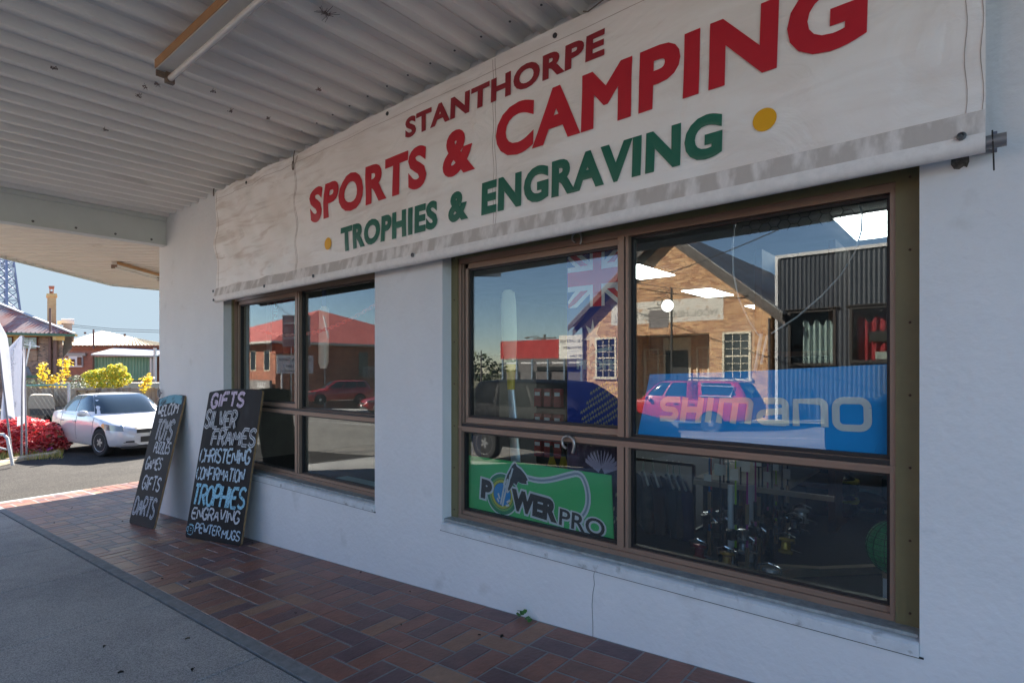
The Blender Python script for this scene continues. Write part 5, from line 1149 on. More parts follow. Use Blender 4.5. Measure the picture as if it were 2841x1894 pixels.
mb=MB(); slab(mb,415.5,992,420,1058,42.8,.15); slab(mb,425,965,430.5,1058,42.7,.2); mb.build('post',M('white_post',(.55,.52,.5),.6),hB)
mb=MB(); mb.tube([P3(259,985,43),P3(259,1058,43)],.08,6); mb.tube([P3(259.5,968,45.5),P3(259.5,914,45.5)],.07,6); mb.tube([P3(236,921,50),P3(236,926,50)],.1,6); mb.tube([P3(346,926,50),P3(346,933,50)],.1,6); mb.build('vent_pipe',M('brown_pipe'),hB)
for y0,y1,l_ in ((901,919,'upper'),(906,925,'lower')): wire('thin %s power line crossing the sky above the depot roof'%l_,[P3(200,y0,60),P3(320,(y0+y1)/2+2.5,60),P3(560,y1+1,60)],.03)
# telecom tower
tw=thing('lattice_tower','tall steel lattice telecommunications tower far behind the houses','tower',tuple(P3(17,1000,170))); tmat=M('tower_steel',(.16,.18,.30),.5,metal=.3); mb=MB(); t=170.0
def leg(k,py): 
    w=10.5+(py-715)/145.0*10.5; dx=(-1,1,1,-1)[k]*w; dt=(-1,-1,1,1)[k]*w*t/F_PX; return P3(17+dx,py,t)+FW*dt
lv=[1010,950,900,862,832,806,782,760,740,722,705,690,676,662,648,635]
for k in range(4): mb.tube([leg(k,y) for y in lv],[.34]*len(lv),5)
mb.build('leg',tmat,tw); mb=MB()
for a,b in zip(lv,lv[1:]):
    for k in range(4): mb.bar(leg(k,a),leg((k+1)%4,b),.16); mb.bar(leg((k+1)%4,a),leg(k,b),.16); mb.bar(leg(k,b),leg((k+1)%4,b),.14)
mb.build('bracing',tmat,tw); mb=MB()
for px,py in ((36,748),(35,760),(5,735),(12,728),(27,735),(33,722),(8,705)): slab(mb,px-1.5,py-6,px+1.5,py+6,t-1,.4)
mb.build('antenna_panel',M('antenna_grey',(.4,.42,.5),.5),tw)
# even glowing sky sheet, added to cover the brighter world sky sunward
skm=bpy.data.materials.new('western_sky_sheet'); skm.use_nodes=True; n=skm.node_tree.nodes; n.remove(n['Principled BSDF']); em=n.new('ShaderNodeEmission'); em.inputs[0].default_value=(.66,.83,.97,1); em.inputs[1].default_value=SKY_E; skm.node_tree.links.new(em.outputs[0],n['Material Output'].inputs[0])
mb=MB(); mb.grid(lambda u,v:(900*math.cos(R_(92+104*u)),900*math.sin(R_(92+104*u)),-60+v*420),40,4); kind(mb.build('sky',skm),'structure')
# ---------- window display and shop interior ----------
def wb(px0,py0,px1,py1,Y,d=.02): a=wp(px0,py1,Y); b=wp(px1,py0,Y); return a.x,b.x,Y,Y+d,a.z,b.z
FZ=-1.28
# green window board
gbd=thing('window_board','green window board with a leaping fish emblem and black lettering','sign',(-2,.15,-.9))
gm=M('board_green',(.035,.48,.14),.5,var=.05,vs=3); YB_=.145
P=[wp(1290,1261,YB_),wp(1696,1318,YB_),wp(1703,1512,YB_),wp(1287,1420,YB_)]
mb=MB(); mb.loft([[p+Vector((0,.006,0)) for p in P],P]); mb.build('board',gm,gbd)
o=wp(1336.5,1353,YB_); rx=(wp(1632,1440,YB_)-o); ang=math.atan2(rx.z,rx.x); cu,su=math.cos(ang),math.sin(ang)
def bf(u,v,w=0): return Vector((o.x+u*cu-v*su,YB_-.0012-w,o.z+u*su+v*cu))
wht=M('print_white',(.60,.66,.72),.5); bkp=M('print_black',(.012,.014,.018),.5)
def disc(mb,u,v,ru,rv,w,n=40): mb.add([bf(u+ru*math.cos(2*math.pi*k/n),v+rv*math.sin(2*math.pi*k/n),w) for k in range(n)],[tuple(range(n))])
U0=.168; V0=.0
for r,col,w in ((.128,wht,0.0),(.120,M('emblem_green',(.0,.22,.10),.5),.0004),(.100,M('emblem_lime',(.16,.40,.10),.5),.0008),(.088,bkp,.0010),(.085,M('emblem_yellow',(.50,.50,.06),.5),.0012),(.069,bkp,.0014),(.066,M('emblem_blue',(.0,.24,.62),.5),.0016)):
    mb=MB(); disc(mb,U0,V0,r,r,w); mb.build('emblem_ring',col,gbd)
def bt(body,u,v,width,h,bold,mat,w): text_mb(body,lambda a,b,d:bf(u+a,v+b,w+d),width=width,height=h,bold=bold,depth=.0004).build('lettering',mat,gbd)
for body,u,v,wd,h,bo in (('P',.0,-.058,.088,.118,.09),('WER',.24,-.072,.335,.125,.09)):
    bt(body,u-.014,v-.012,wd+.028,h+.024,bo+.06,wht,.0020); bt(body,u,v,wd,h,bo-.02,bkp,.0030)
bt('PRO',.578,-.083,.305,.108,.09,wht,.0020); bt('PRO',.588,-.074,.285,.092,.012,bkp,.0030)
mb=MB(); ln=[(.345,.135),(.43,.135),(.52,.16),(.62,.205),(.70,.235),(.745,.18),(.765,.10),(.75,.03),(.70,-.03),(.66,-.06)]
ribbon(mb,chaikin(ln),.017,bf,.0012); mb.build('fishing_line',wht,gbd); mb=MB(); ribbon(mb,chaikin(ln),.006,bf,.0018); mb.build('fishing_line',M('line_grey',(.22,.30,.38),.5),gbd)
fish=[(.185,.07),(.20,.12),(.235,.185),(.255,.205),(.27,.185),(.30,.175),(.335,.15),(.355,.125),(.345,.115),(.35,.10),(.31,.095),(.285,.10),(.275,.075),(.255,.085),(.235,.05),(.22,.03)]
mb=MB(); cxx=sum(p[0] for p in fish)/16; cyy=sum(p[1] for p in fish)/16
mb.add([bf(cxx+(a-cxx)*1.14,cyy+(b_-cyy)*1.18,.0034) for a,b_ in fish],[tuple(range(16))]); mb.build('fish_outline',wht,gbd); mb=MB(); mb.add([bf(a,b_,.0040) for a,b_ in fish],[tuple(range(16))]); mb.build('fish',bkp,gbd)
mb=MB()
for pts in ([(.19,.09),(.18,.03),(.165,-.06)],[(.205,.10),(.20,.04),(.185,-.03),(.18,-.07)],[(.225,.13),(.215,.07),(.20,.02)],[(.14,.0),(.155,-.03)],[(.21,-.04),(.235,-.02)],[(.205,-.06),(.23,-.05)],[(.135,-.03),(.15,-.05)],[(.24,.17),(.225,.11)]): ribbon(mb,pts,.006,bf,.0046)
mb.build('splash',wht,gbd)
# blue window board
bbd=thing('window_board','bright blue window board with large pale angular lettering','sign',(-.8,.15,-.3)); YB_=.145
P=[wp(1803,1038,YB_),wp(2060,1030,YB_),wp(2469,1009,YB_),wp(2469,1267,YB_),wp(1768,1211,YB_)]
mb=MB(); mb.loft([[p+Vector((0,.005,0)) for p in P],P]); mb.build('board',M('board_blue',(.0,.38,.98),.5,var=.03,vs=2),bbd)
o=wp(1830,1166,YB_); e_=wp(2419,1189,YB_); rx=e_-o; W_=rx.length; ang=math.atan2(rx.z,rx.x); cu,su=math.cos(ang),math.sin(ang); Hh=(wp(2419,1104,YB_)-e_).length
sgl=M('logo_grey',(.80,.84,.90),.5); wq=0
def stroke(pts,hw=.0135):
    global wq; wq+=.0002; mb=MB(); ribbon(mb,pts,hw,lambda u,v,w:bf(u,v,w),.0004+wq); return mb
LW=.105; hgt=Hh-.004
def rrect(x,w_,h,r=.022,gap=None):
    pts=[]
    for cx_,cy_,a0 in ((x+w_-r,h-r,0),(x+r,h-r,90),(x+r,r,180),(x+w_-r,r,270)): pts+=[(cx_+r*math.cos(R_(a0+k*18)),cy_+r*math.sin(R_(a0+k*18))) for k in range(6)]
    return pts+[pts[0]]
sl_=.16
def sh_(pts,k=sl_): return [(x+k*y,y) for x,y in pts]
h=hgt; G_=[]
def arc(cx_,cy_,r,a0,a1,n=7): return [(cx_+r*math.cos(R_(a0+(a1-a0)*k/n)),cy_+r*math.sin(R_(a0+(a1-a0)*k/n))) for k in range(n+1)]
r=.02; x=0
G_.append(sh_([(x+.09,h-.011),(x+.03,h-.011)]+arc(x+.03,h*.5+.02+.011,.0,90,90,1)[:0]+arc(x+.028,h*.75-.005,h*.25-.006,90,270)+arc(x+.055,h*.25+.005,h*.25-.006,90,-90)+[(x+.0,.011)]))
x=.115; G_+= [sh_([(x,0),(x,h)]),sh_([(x+.075,0),(x+.075,h)]),sh_([(x,h*.5),(x+.075,h*.5)])]
x=.235; G_.append(sh_([(x,0),(x,h)]))
x=.285; G_+= [sh_([(x,0),(x,h-.011),(x+.10,h-.011)]+arc(x+.105,h-.031,.02,90,0)+[(x+.125,0)]),sh_([(x+.062,0),(x+.062,h-.012)])]
x=.46; G_+= [[(x+.02,h-.011),(x+.085,h-.011)]+arc(x+.085,h-.031,.02,90,0)+[(x+.105,0)],[(x+.105,.011),(x+.025,.011)]+arc(x+.022,h*.28,h*.28-.011,270,90)+[(x+.105,h*.54)]]
x=.605; G_+= [[(x,0),(x,h-.011),(x+.085,h-.011)]+arc(x+.085,h-.031,.02,90,0)+[(x+.105,0)]]
x=.75; G_.append(rrect(x,.108,h-.006,.028))
kx=W_/.87
for g in G_: stroke([(a*kx,b_) for a,b_ in g]).build('lettering',sgl,bbd)
# printed flag sheet hanging behind the sash
fs=thing('hanging_print','printed sheet showing a blue ensign, a white star and a dark striped fish','flag',(-1.7,.30,-.8)); YFs=.30
x0=wp(1573,900,YFs).x; x1=wp(1722,900,YFs).x; zt=wp(1573,700,YFs).z; zb=-.95
def ff(u,v,w=0): return Vector((x0+(x1-x0)*u,YFs-.001-w+.008*math.sin(u*9+v*3)*(1-v),zb+(zt-zb)*v))
navy=M('ensign_blue',(.015,.04,.28),.7); purple=M('print_plum',(.07,.045,.085),.7,var=.6,vs=14); flr=M('ensign_red',(.72,.03,.08),.7); flw=M('ensign_white',(.92,.92,.95),.7)
mb=MB(); mb.grid(lambda u,v:ff(u,.36+.64*v),12,12); mb.build('cloth',navy,fs); mb=MB(); mb.grid(lambda u,v:ff(u,.36*v),12,10); mb.build('cloth',purple,fs)
J=(.02,.80,1.15,1.0)
def jf(a,b_,w): return ff(J[0]+(J[2]-J[0])*a,J[1]+(J[3]-J[1])*b_,w)
def jst(pts,hw,mat,w):
    mb=MB(); (ax,ay),(bx,by)=pts; 
    L=[]; n=8
    for k in range(n+1):
        a=ax+(bx-ax)*k/n; b_=ay+(by-ay)*k/n; d=math.hypot(bx-ax,(by-ay)*.55); nx_,ny_=-(by-ay)*.55/d,(bx-ax)/d
        L.append([jf(min(.86,max(0,a+nx_*hw)),min(1,max(0,b_+ny_*hw*1.8)),w),jf(min(.86,max(0,a-nx_*hw)),min(1,max(0,b_-ny_*hw*1.8)),w)])
    mb.loft(L,cap=False,closed=False); mb.build('union_mark',mat,fs)
for (p_,q_) in (((0,0),(1,1)),((0,1),(1,0))): jst((p_,q_),.075,flw,.0006+.0003*p_[1])
for (p_,q_) in (((0,0),(1,1)),((0,1),(1,0))): jst((p_,q_),.03,flr,.0014+.0003*p_[1])
jst(((0,.5),(1,.5)),.12,flw,.0022); jst(((.5,0),(.5,1)),.12,flw,.0026); jst(((0,.5),(1,.5)),.07,flr,.0032); jst(((.5,0),(.5,1)),.07,flr,.0036)
mb=MB(); s_=[]; cU,cV=.50,.70
for k in range(14): r=(.16 if k%2==0 else .07); a=math.pi/2+math.pi*k/7; s_.append(ff(cU+r*math.cos(a),cV+r*.36*math.sin(a),.002))
mb.add(s_+[ff(cU,cV,.002)],[(k,(k+1)%14,14) for k in range(14)]); mb.build('star',flw,fs)
text_mb('PROFISH',lambda a,b_,d:ff(.20+a,.585+b_*.6,.002+d),width=.95,height=.055,bold=.05,depth=.0004).build('print_lettering',M('print_pale',(.40,.48,.58),.7),fs)
mb=MB(); ribbon(mb,chaikin([(.42,.63),(.6,.652),(.85,.655)]),.006,lambda u,v,w:ff(u,v,w),.002); mb.build('print_lettering',MATS['print_pale'],fs)
sc1=M('fish_scale',(.42,.40,.26),.7,var=.5,vs=60); sc2=M('fin_pale',(.42,.36,.50),.7)
mb=MB()
for i in range(16):
    for j in range(9):
        u=.28+i*.045+(j%2)*.022; v=.30+j*.022+.006*i; 
        if (i-7)**2/64+(j-4)**2/20>1: continue
        ribbon(mb,[(u,v),(u+.018,v+.007),(u+.036,v)],.004,lambda a,b_,w:ff(a,b_,w),.002)
for j in range(40):
    u=random.uniform(.35,.95); v=random.uniform(.02,.20); ribbon(mb,[(u,v),(u+.03,v+.006)],.006,lambda a,b_,w:ff(a,b_,w),.002)
mb.build('fish_scales',sc1,fs)
mb=MB()
for k in range(12): a=R_(25+k*11); ribbon(mb,[(.66+.05*math.cos(a),.23+.02*math.sin(a)),(.66+.34*math.cos(a),.225+.085*math.sin(a))],.007,lambda u,v,w:ff(u,v,w),.0025)
for k in range(8): a=R_(100+k*22); ribbon(mb,[(.42,.10),(.42+.13*math.cos(a),.10+.05*math.sin(a))],.008,lambda u,v,w:ff(u,v,w),.0025)
mb.build('fin',sc2,fs)
# paddle standing in the window
pd=thing('paddle','wooden paddle with cream and yellow wrapped blade and silver shaft in the window','paddle',tuple(wp(1450,1420,.45)))
cre=M('cream_wrap',(.92,.90,.64),.45,var=.06,vs=6); ylw=M('yellow_wrap',(.85,.58,.03),.45,var=.08,vs=8); alu=M('silver_shaft',(.75,.80,.86),.35,metal=.5,var=.15,vs=8)
def sect(rows,mat,nm,Y=.45,th=.02,parent=pd):
    R=[]
    for xa,xb,py in rows:
        a=wp(xa,py,Y); b=wp(xb,py,Y); c=(a+b)/2; hw=(b.x-a.x)/2; R.append([c+Vector((hw*math.cos(2*math.pi*k/14),th*math.sin(2*math.pi*k/14),0)) for k in range(14)])
    mb=MB(); mb.loft(R); mb.build(nm,mat,parent,smooth=50)
sect([(1400,1418,805),(1393,1427,812),(1390,1432,850),(1392,1434,930),(1396,1433,980),(1404,1430,1010)],cre,'blade')
sect([(1404,1430,1010),(1407,1428,1040),(1409,1427,1080)],ylw,'throat')
sect([(1410,1427,1080),(1413,1436,1170),(1419,1446,1300),(1424,1452,1420)],alu,'shaft',th=.016)
sect([(1430,1442,800),(1428,1444,1000)],M('plastic_bag',(.5,.55,.6),.2),'wrapping',Y=.47,th=.004) if False else None
# cricket bats, red bag and chain in the far window
sb=thing('cricket_bat','pale willow cricket bat hanging upright in the far window','bat',tuple(wp(897,1020,.5))); sect([(893,905,850),(886,912,858),(885,912,930),(884,911,1005),(890,905,1022)],M('pale_willow',(.85,.74,.62),.5,var=.08,vs=5),'blade',Y=.5,parent=sb); sect([(894,904,800),(894,904,850)],M('bat_grip',(.10,.12,.25),.7),'handle',Y=.5,th=.014,parent=sb)
rb=thing('bat_bag','tall red bat bag with vertical white lettering in the far window','bag',tuple(wp(770,985,.6))); a=wp(752,980,.6); b=wp(785,820,.6); mb=MB(); mb.box(a.x,b.x,.6,.72,a.z,b.z+.05); mb.build('body',M('bag_red',(.42,.02,.03),.6),rb)
mb=MB(); mb.box(a.x-.06,a.x+.02,.58,.599,a.z,b.z+.05); mb.build('sleeve',M('clear_sleeve',(.45,.45,.5),.3),rb)
text_mb('NICOLLS',lambda u,v,w:Vector((a.x+.14-v,.598-w,a.z+.36+u)),width=.42,height=.07,bold=.03,depth=.001).build('lettering',flw,rb)
chn=thing('plastic_chain','pink plastic chain looped across the far window display','chain',tuple(wp(860,915,.35))); mb=MB(); cp=M('chain_pink',(.75,.22,.18),.45)
A_,B_=wp(690,905,.35),wp(1045,843,.35)
pts=[A_.lerp(B_,k/46)-UP*(.16*4*(k/46)*(1-k/46)) for k in range(47)]
for k in range(46):
    p,q=pts[k],pts[k+1]; m_=(p+q)/2; d_=(q-p).normalized(); s_=UP.cross(d_).normalized() if k%2 else UP; r=(q-p).length*.72
    mb.tube([m_+d_*r*math.cos(t)+s_*.014*math.sin(t) for t in frange(0,2*math.pi,8)],.0045,5)
mb.build('links',cp,chn,smooth=60)
wh=M('white_plastic',(.62,.64,.62),.5); tb=M('dark_table',(.05,.05,.055),.7)
t_=thing('display_table','dark low display table inside the far window','table',tuple(wp(900,1400,.6))); a=wp(800,1345,.55); b=wp(1050,1345,.55); mb=MB(); mb.box(a.x,b.x+.3,.45,1.3,a.z-.10,a.z-.05); mb.build('tabletop',tb,t_); mb=MB(); 
for xx in (a.x+.05,b.x+.2): mb.box(xx,xx+.05,.5,.55,FZ,a.z-.10); mb.box(xx,xx+.05,1.2,1.25,FZ,a.z-.1)
mb.build('leg',tb,t_)
bx=thing('white_carton','long flat pale blue carton lying on the far window table','box',tuple(wp(950,1330,.55))); a=wp(911,1328,.55); b=wp(1018,1316,.55); mb=MB(); mb.box(a.x,b.x,.55,.75,a.z-.04,a.z+.0); mb.build('carton',M('pale_blue_card',(.35,.52,.58),.6),bx)
mb=MB(); mb.tube([wp(836,1160,.5),wp(858,1315,.5)],.022,8); tag(mb.build('leaning_pole',M('dark_green_pole',(.02,.05,.045),.6)),'dark green pole leaning behind the lower far window pane','pole')
# ceiling light panels, a strip light and a disc lamp
emp=M('lit_diffuser',(.93,1.0,.97),.5,emit=2.6); rimm=M('panel_rim',(.5,.5,.5),.5)
def panel(px,py,label,dx=.3,dy=1.2,z=1.47,rz=0):
    c=zp(px,py,z); t=thing('ceiling_light',label,'light',(c.x,c.y,z),rz,'lit panels on the shop ceiling'); mb=MB(); mb.box(-dx/2,dx/2,-dy/2,dy/2,0,.012); mb.build('diffuser',emp,t,local=True)
    mb=MB(); mb.box(-dx/2-.02,dx/2+.02,-dy/2-.02,dy/2+.02,.0125,.05); mb.build('tray',rimm,t,local=True)
panel(2440,628,'lit ceiling panel cut by the right edge of the window frame',.6,1.2); panel(1775,757,'lit ceiling panel against the window centre post, over the gable reflection',.6,1.2); panel(1965,814,'lit ceiling panel in front of the faded wall lettering reflection',.55,1.25); panel(2125,853,'lit ceiling panel deep in the shop by the roof edge reflection',.6,1.2)
panel(965,842,'long lit strip on the ceiling seen in the far window',.14,2.6)
dl=thing('disc_lamp','round white disc lamp glowing behind the upper right pane','lamp',tuple(wp(1853,848,.9))); c=wp(1853,848,.9); mb=MB(); mb.lathe([(.036,0),(.037,.008),(.025,.014)],c,(0,-1,0),28); mb.build('disc',M('lamp_glow',(1,1,1),.5,emit=.9),dl,smooth=40); mb=MB(); mb.tube([c+Vector((0,.01,0)),wp(1862,900,.9),wp(1868,930,.92)],.008,6); mb.box(c.x-.13,c.x+.0,.92,.93,c.z-.30,c.z-.08); mb.build('bracket',M('lamp_bracket',(.06,.06,.06),.6),dl)
# landing net
ln_=thing('landing_net','large landing net with curved silver hoop hanging inside the right pane','net',tuple(wp(2150,950,.42))); Yn=.42
hoop=[wp(x,y,Yn) for x,y in ((2058,570),(2040,610),(2032,680),(2035,760),(2050,830),(2078,890),(2105,930))]; hoop2=[wp(x,y,Yn) for x,y in ((2372,540),(2392,590),(2390,640),(2372,700),(2335,760),(2280,820),(2210,880),(2140,925))]
mb=MB(); mb.tube(hoop,.0042,6); mb.tube(hoop2,.0042,6); mb.tube([wp(2112,925,Yn),wp(2095,1030,Yn)],.009,6); mb.tube([wp(2128,930,Yn),wp(2112,1010,Yn)],.006,6); mb.build('hoop',M('hoop_alloy',(.55,.58,.62),.35,metal=.4),ln_,smooth=50)
mb=MB(); s=.0285
z0=wp(2200,545,Yn).z+.12; xa=hoop[0].x; xb=hoop2[0].x
for i in range(int((xb-xa)/(s*1.5))):
    for j in range(6):
        cx_=xa+i*s*1.5+.02; cz=z0-j*s*1.732-(i%2)*s*.866
        V=[Vector((cx_+s*math.cos(R_(60*k)),Yn+.006*math.sin(i*1.3+j),cz+s*math.sin(R_(60*k)))) for k in range(4)]
        for p,q in zip(V,V[1:]): mb.bar(p,q,.0028)
mb.build('netting',M('net_cord',(.035,.03,.03),.8),ln_)
# counter, rods, reels, garments, shelf at the back
ctr=thing('glass_counter','dark cabinet with a ragged cream top among the fishing rods','counter',tuple(wp(2050,1500,2.0))); a=wp(1950,1322,1.9); b=wp(2140,1322,1.9); mb=MB(); mb.box(a.x,b.x,1.9,2.9,FZ,a.z-.03); mb.build('carcass',M('dark_counter',(.03,.03,.033),.5),ctr); mb=MB(); mb.box(a.x-.05,b.x+.1,1.85,2.95,a.z-.03,a.z); mb.build('top',M('cream_top',(.50,.46,.36),.7,var=.2,vs=20),ctr)
rk=thing('rod_rack','white post rod rack with timber base rails on the dark carpet','rack',tuple(wp(2060,1600,1.25))); mb=MB(); wpst=M('rack_white',(.75,.78,.82),.5)
for px,Y in ((2029,1.15),(2084,1.35)): p=wp(px,1345,Y); mb.tube([(p.x,Y,FZ),(p.x,Y,p.z)],.021,12)
mb.build('post',wpst,rk,smooth=40); p=wp(2029,1345,1.15); q=wp(2084,1345,1.35); mb=MB(); mb.bar((p.x-.3,1.1,FZ+.03),(q.x+.35,1.5,FZ+.03),.05); mb.bar((p.x-.05,1.05,FZ+.02),(p.x+.85,2.0,FZ+.02),.05); mb.bar((p.x-.3,1.3,p.z-.04),(q.x+.45,1.45,q.z-.04),.03); mb.build('rail',M('pine_rail',(.34,.28,.20),.7,var=.2,vs=8),rk)
rodc={'lime':(.35,.62,.03),'magenta':(.42,.03,.30),'blue':(.02,.14,.42),'black':(.02,.02,.022),'red':(.40,.03,.03),'pink':(.40,.06,.22),'teal':(.02,.25,.30)}
rl_m=M('reel_body',(.04,.04,.045),.25,metal=.5); rl_s=M('reel_silver',(.55,.58,.62),.2,metal=.9)
RD=[(1968,1290,1.35,'blue'),(1973,1290,1.42,'red'),(2041,1285,1.1,'lime'),(2073,1283,1.15,'magenta'),(2096,1283,1.25,'pink'),(2008,1290,1.5,'black'),(2055,1285,1.6,'black'),(2115,1290,1.6,'black'),(2130,1290,1.7,'pink'),(2153,1290,1.9,'lime'),(2142,1290,1.5,'black'),(2170,1292,1.8,'black'),(2185,1295,1.9,'black'),(2020,1290,1.8,'teal'),(1998,1290,1.2,'black'),(2105,1290,1.4,'black')]
for k,(px,py,Y,cl_) in enumerate(RD):
    p=wp(px,py,Y); side='left' if px<2040 else 'right'
    L_={'blue':'blue fishing rod standing beside the red rod in the rack','red':'red fishing rod standing beside the blue rod in the rack','teal':'dark teal fishing rod behind the black rods in the rack'}.get(cl_)
    if px==2041: L_='bright lime fishing rod nearest the window by the white post'
    if px==2153: L_='lime fishing rod farther back near the timber cabinet'
    if px==2073: L_='magenta fishing rod between the two white rack posts'
    if px==2096: L_='pink fishing rod just beside the second white post'
    if px==2130: L_='dim pink fishing rod among black rods behind the rack'
    g='black fishing rods standing in the rack' if cl_=='black' else 'coloured fishing rods in the rack'
    t=thing('fishing_rod',L_ or 'thin black fishing rod standing among the others in the rack','fishing rod',(p.x,Y,FZ+.04),0,g); d=p-Vector((p.x,Y,FZ+.04)); top=max(d.z,.6)+.25
    mb=MB(); mb.tube([(0,0,0),(0,0,.30),(0,0,top)],[.009,.007,.0035],6); mb.build('blank',M('rod_'+cl_,rodc[cl_],.35),t,local=True)
    mb=MB(); mb.tube([(0,0,.0),(0,0,.16)],.013,8); mb.tube([(0,0,.30),(0,0,.42)],.012,8); mb.build('grip',M('cork_grip' if k%3==0 else 'foam_grip',(.30,.20,.11) if k%3==0 else (.02,.02,.02),.8),t,local=True)
    mb=MB(); mb.lathe([(.012,-.03),(.03,-.025),(.026,0),(.032,.03),(.012,.034)],(0,-.065,.25),(0,0,1),12); mb.bar((0,0,.25),(0,-.05,.25),.012,.03); mb.tube([(.03,-.05,.24),(.06,-.05,.22),(.065,-.08,.22)],.005,5); mb.build('reel',rl_s if k%2 else rl_m,t,smooth=50,local=True)
    if k%3!=1: mb=MB(); mb.box(-.025,.025,-.030,-.028,.47+.05*(k%4),.54+.05*(k%4)); mb.build('price_tag',M('tag_white',(.85,.86,.84),.6),t,local=True)
reel_=[(1940,1530,1.0,'blue and red fishing reel standing on the carpet left of the rods',(.35,.04,.05)),(2016,1552,.9,'gold fishing reel at the foot of the white post',(.50,.28,.05)),(2180,1512,1.3,'yellow framed fishing reel in front of the rack rail',(.55,.36,.02)),(2225,1430,1.6,'silver fishing reel clustered by the timber cabinet',(.55,.58,.6)),(2205,1455,1.5,'black fishing reel beside the silver one by the cabinet',(.03,.03,.03)),(2062,1515,1.2,'steel grey fishing reel behind the magenta rod',(.3,.33,.36)),(2137,1602,.7,'chrome topped fishing reel low by the window sill',(.5,.5,.52))]
for px,py,Y,lb,colr in reel_:
    p=wp(px,py,Y); t=thing('fishing_reel',lb,'fishing reel',tuple(p)); m_=M('reel_%d'%px,colr,.25,metal=.5)
    mb=MB(); mb.lathe([(.01,-.05),(.04,-.045),(.042,-.03),(.028,-.02),(.026,.02),(.044,.03),(.04,.045),(.01,.05)],(0,0,0),(0,.2,1),18); mb.build('spool',m_,t,smooth=50,local=True)
    mb=MB(); mb.tube([(-.05,0,.02),(-.055,-.01,.06),(0,-.03,.085),(.055,-.01,.06),(.05,0,.02)],.005,6); mb.tube([(.03,0,-.02),(.085,0,-.03),(.09,-.03,-.03)],.006,6); mb.tube([(0,.03,-.04),(0,.07,-.02),(0,.08,.05)],.008,6); mb.build('bail_arm',rl_s,t,smooth=50,local=True)
cab=thing('timber_cabinet','brown timber rod cabinet at the back of the shop','cabinet',tuple(wp(2270,1450,2.6))); a=wp(2200,1460,2.6); b=wp(2318,1300,2.6); brn=M('brown_timber',(.16,.065,.03),.6,var=.25,vs=5,stretch=(1,1,4)); mb=MB(); mb.box(b.x-.05,b.x,2.6,3.2,FZ,1.0); mb.box(a.x-.3,a.x-.24,2.6,3.2,FZ,1.0); mb.build('side_panel',brn,cab); mb=MB()
for z in (-.95,-.45,.1): mb.box(a.x-.24,b.x-.05,2.62,3.2,z,z+.04)
mb.build('shelf',brn,cab); mb=MB(); mb.box(a.x-.24,b.x-.05,3.15,3.2,FZ,1.0); mb.build('back_panel',M('cabinet_back',(.03,.02,.015),.8),cab)
gr=thing('garment_rail','black steel garment rail inside behind the lower centre pane','rail',tuple(wp(1800,1500,1.9))); mb=MB(); a=wp(1730,1268,1.9); b=wp(1925,1272,1.9); mb.bar(a,(b.x,1.9,a.z),.022); mb.bar((a.x,1.9,a.z),(a.x,1.9,FZ),.022); mb.bar((b.x,1.9,a.z),(b.x,1.9,FZ),.022); mb.bar((a.x,1.65,FZ+.012),(a.x,2.15,FZ+.012),.022); mb.bar((b.x,1.65,FZ+.012),(b.x,2.15,FZ+.012),.022); mb.build('tube',M('rail_black',(.02,.02,.02),.5),gr)
jc=[M('jacket_charcoal',(.045,.05,.06),.8,var=.2,vs=20),M('jacket_navy',(.015,.025,.10),.8,var=.3,vs=12),M('jacket_camo',(.09,.07,.05),.8,var=.7,vs=16),M('jacket_black',(.015,.015,.018),.8)]
jl=['charcoal jacket on a white hanger with pale sleeve lettering','navy patterned shirt on a white hanger at the rail end','brown camouflage shirt on a white hanger near the pane edge','black jacket on a white hanger beside the camouflage shirt','plain charcoal jacket on a white hanger beside the navy shirt']
for k,(px,mi) in enumerate(((1852,0),(1885,1),(1785,2),(1812,3),(1868,0))):
    p=wp(px,1272,1.9); t=thing('hanging_jacket',jl[k],'jacket',(p.x,1.9,a.z),R_(38),'jackets hanging on the rail')
    mb=MB(); mb.tube([(0,0,-.10),(0,0,-.02),(.0,.018,.012),(0,.03,.0)],.005,6); mb.tube([(0,-.20,-.17),(0,0,-.09),(0,.20,-.17)],.010,6); mb.build('hanger',wh,t,local=True)
    mb=MB(); mb.loft([[Vector((.035*sx,y*w_,z)) for sx,y in ((-1,-.9),(-1,0),(-1,.9),(1,.9),(1,0),(1,-.9))] for z,w_ in ((-.12,.10),(-.18,.22),(-.30,.22),(-.55,.20),(-.80,.22))]); mb.build('body',jc[mi],t,smooth=60,local=True)
    for s_ in (-1,1):
        mb=MB(); mb.tube([(0,s_*.20,-.19),(0,s_*.26,-.40),(0,s_*.25,-.70)],[.05,.045,.035],8); mb.build('sleeve',jc[mi],t,smooth=60,local=True)
sv=thing('back_shelf','pale grey shelf unit against the right hand shop wall','shelf',tuple(wp(2400,1420,3.2))); a=wp(2330,1412,3.2); b=wp(2475,1290,3.2); mb=MB(); mb.box(a.x,b.x+.6,3.2,3.7,a.z-.05,a.z); mb.build('shelf_board',M('shelf_grey',(.06,.065,.07),.7),sv); mb=MB(); mb.box(a.x-.2,b.x+.6,3.7,3.75,FZ,.6); mb.build('back_panel',M('pale_panel',(.36,.38,.38),.8),sv); mb=MB(); mb.box(a.x,b.x+.6,3.3,3.7,FZ,a.z-.05); mb.build('plinth',M('plinth_black',(.02,.02,.022),.8),sv)
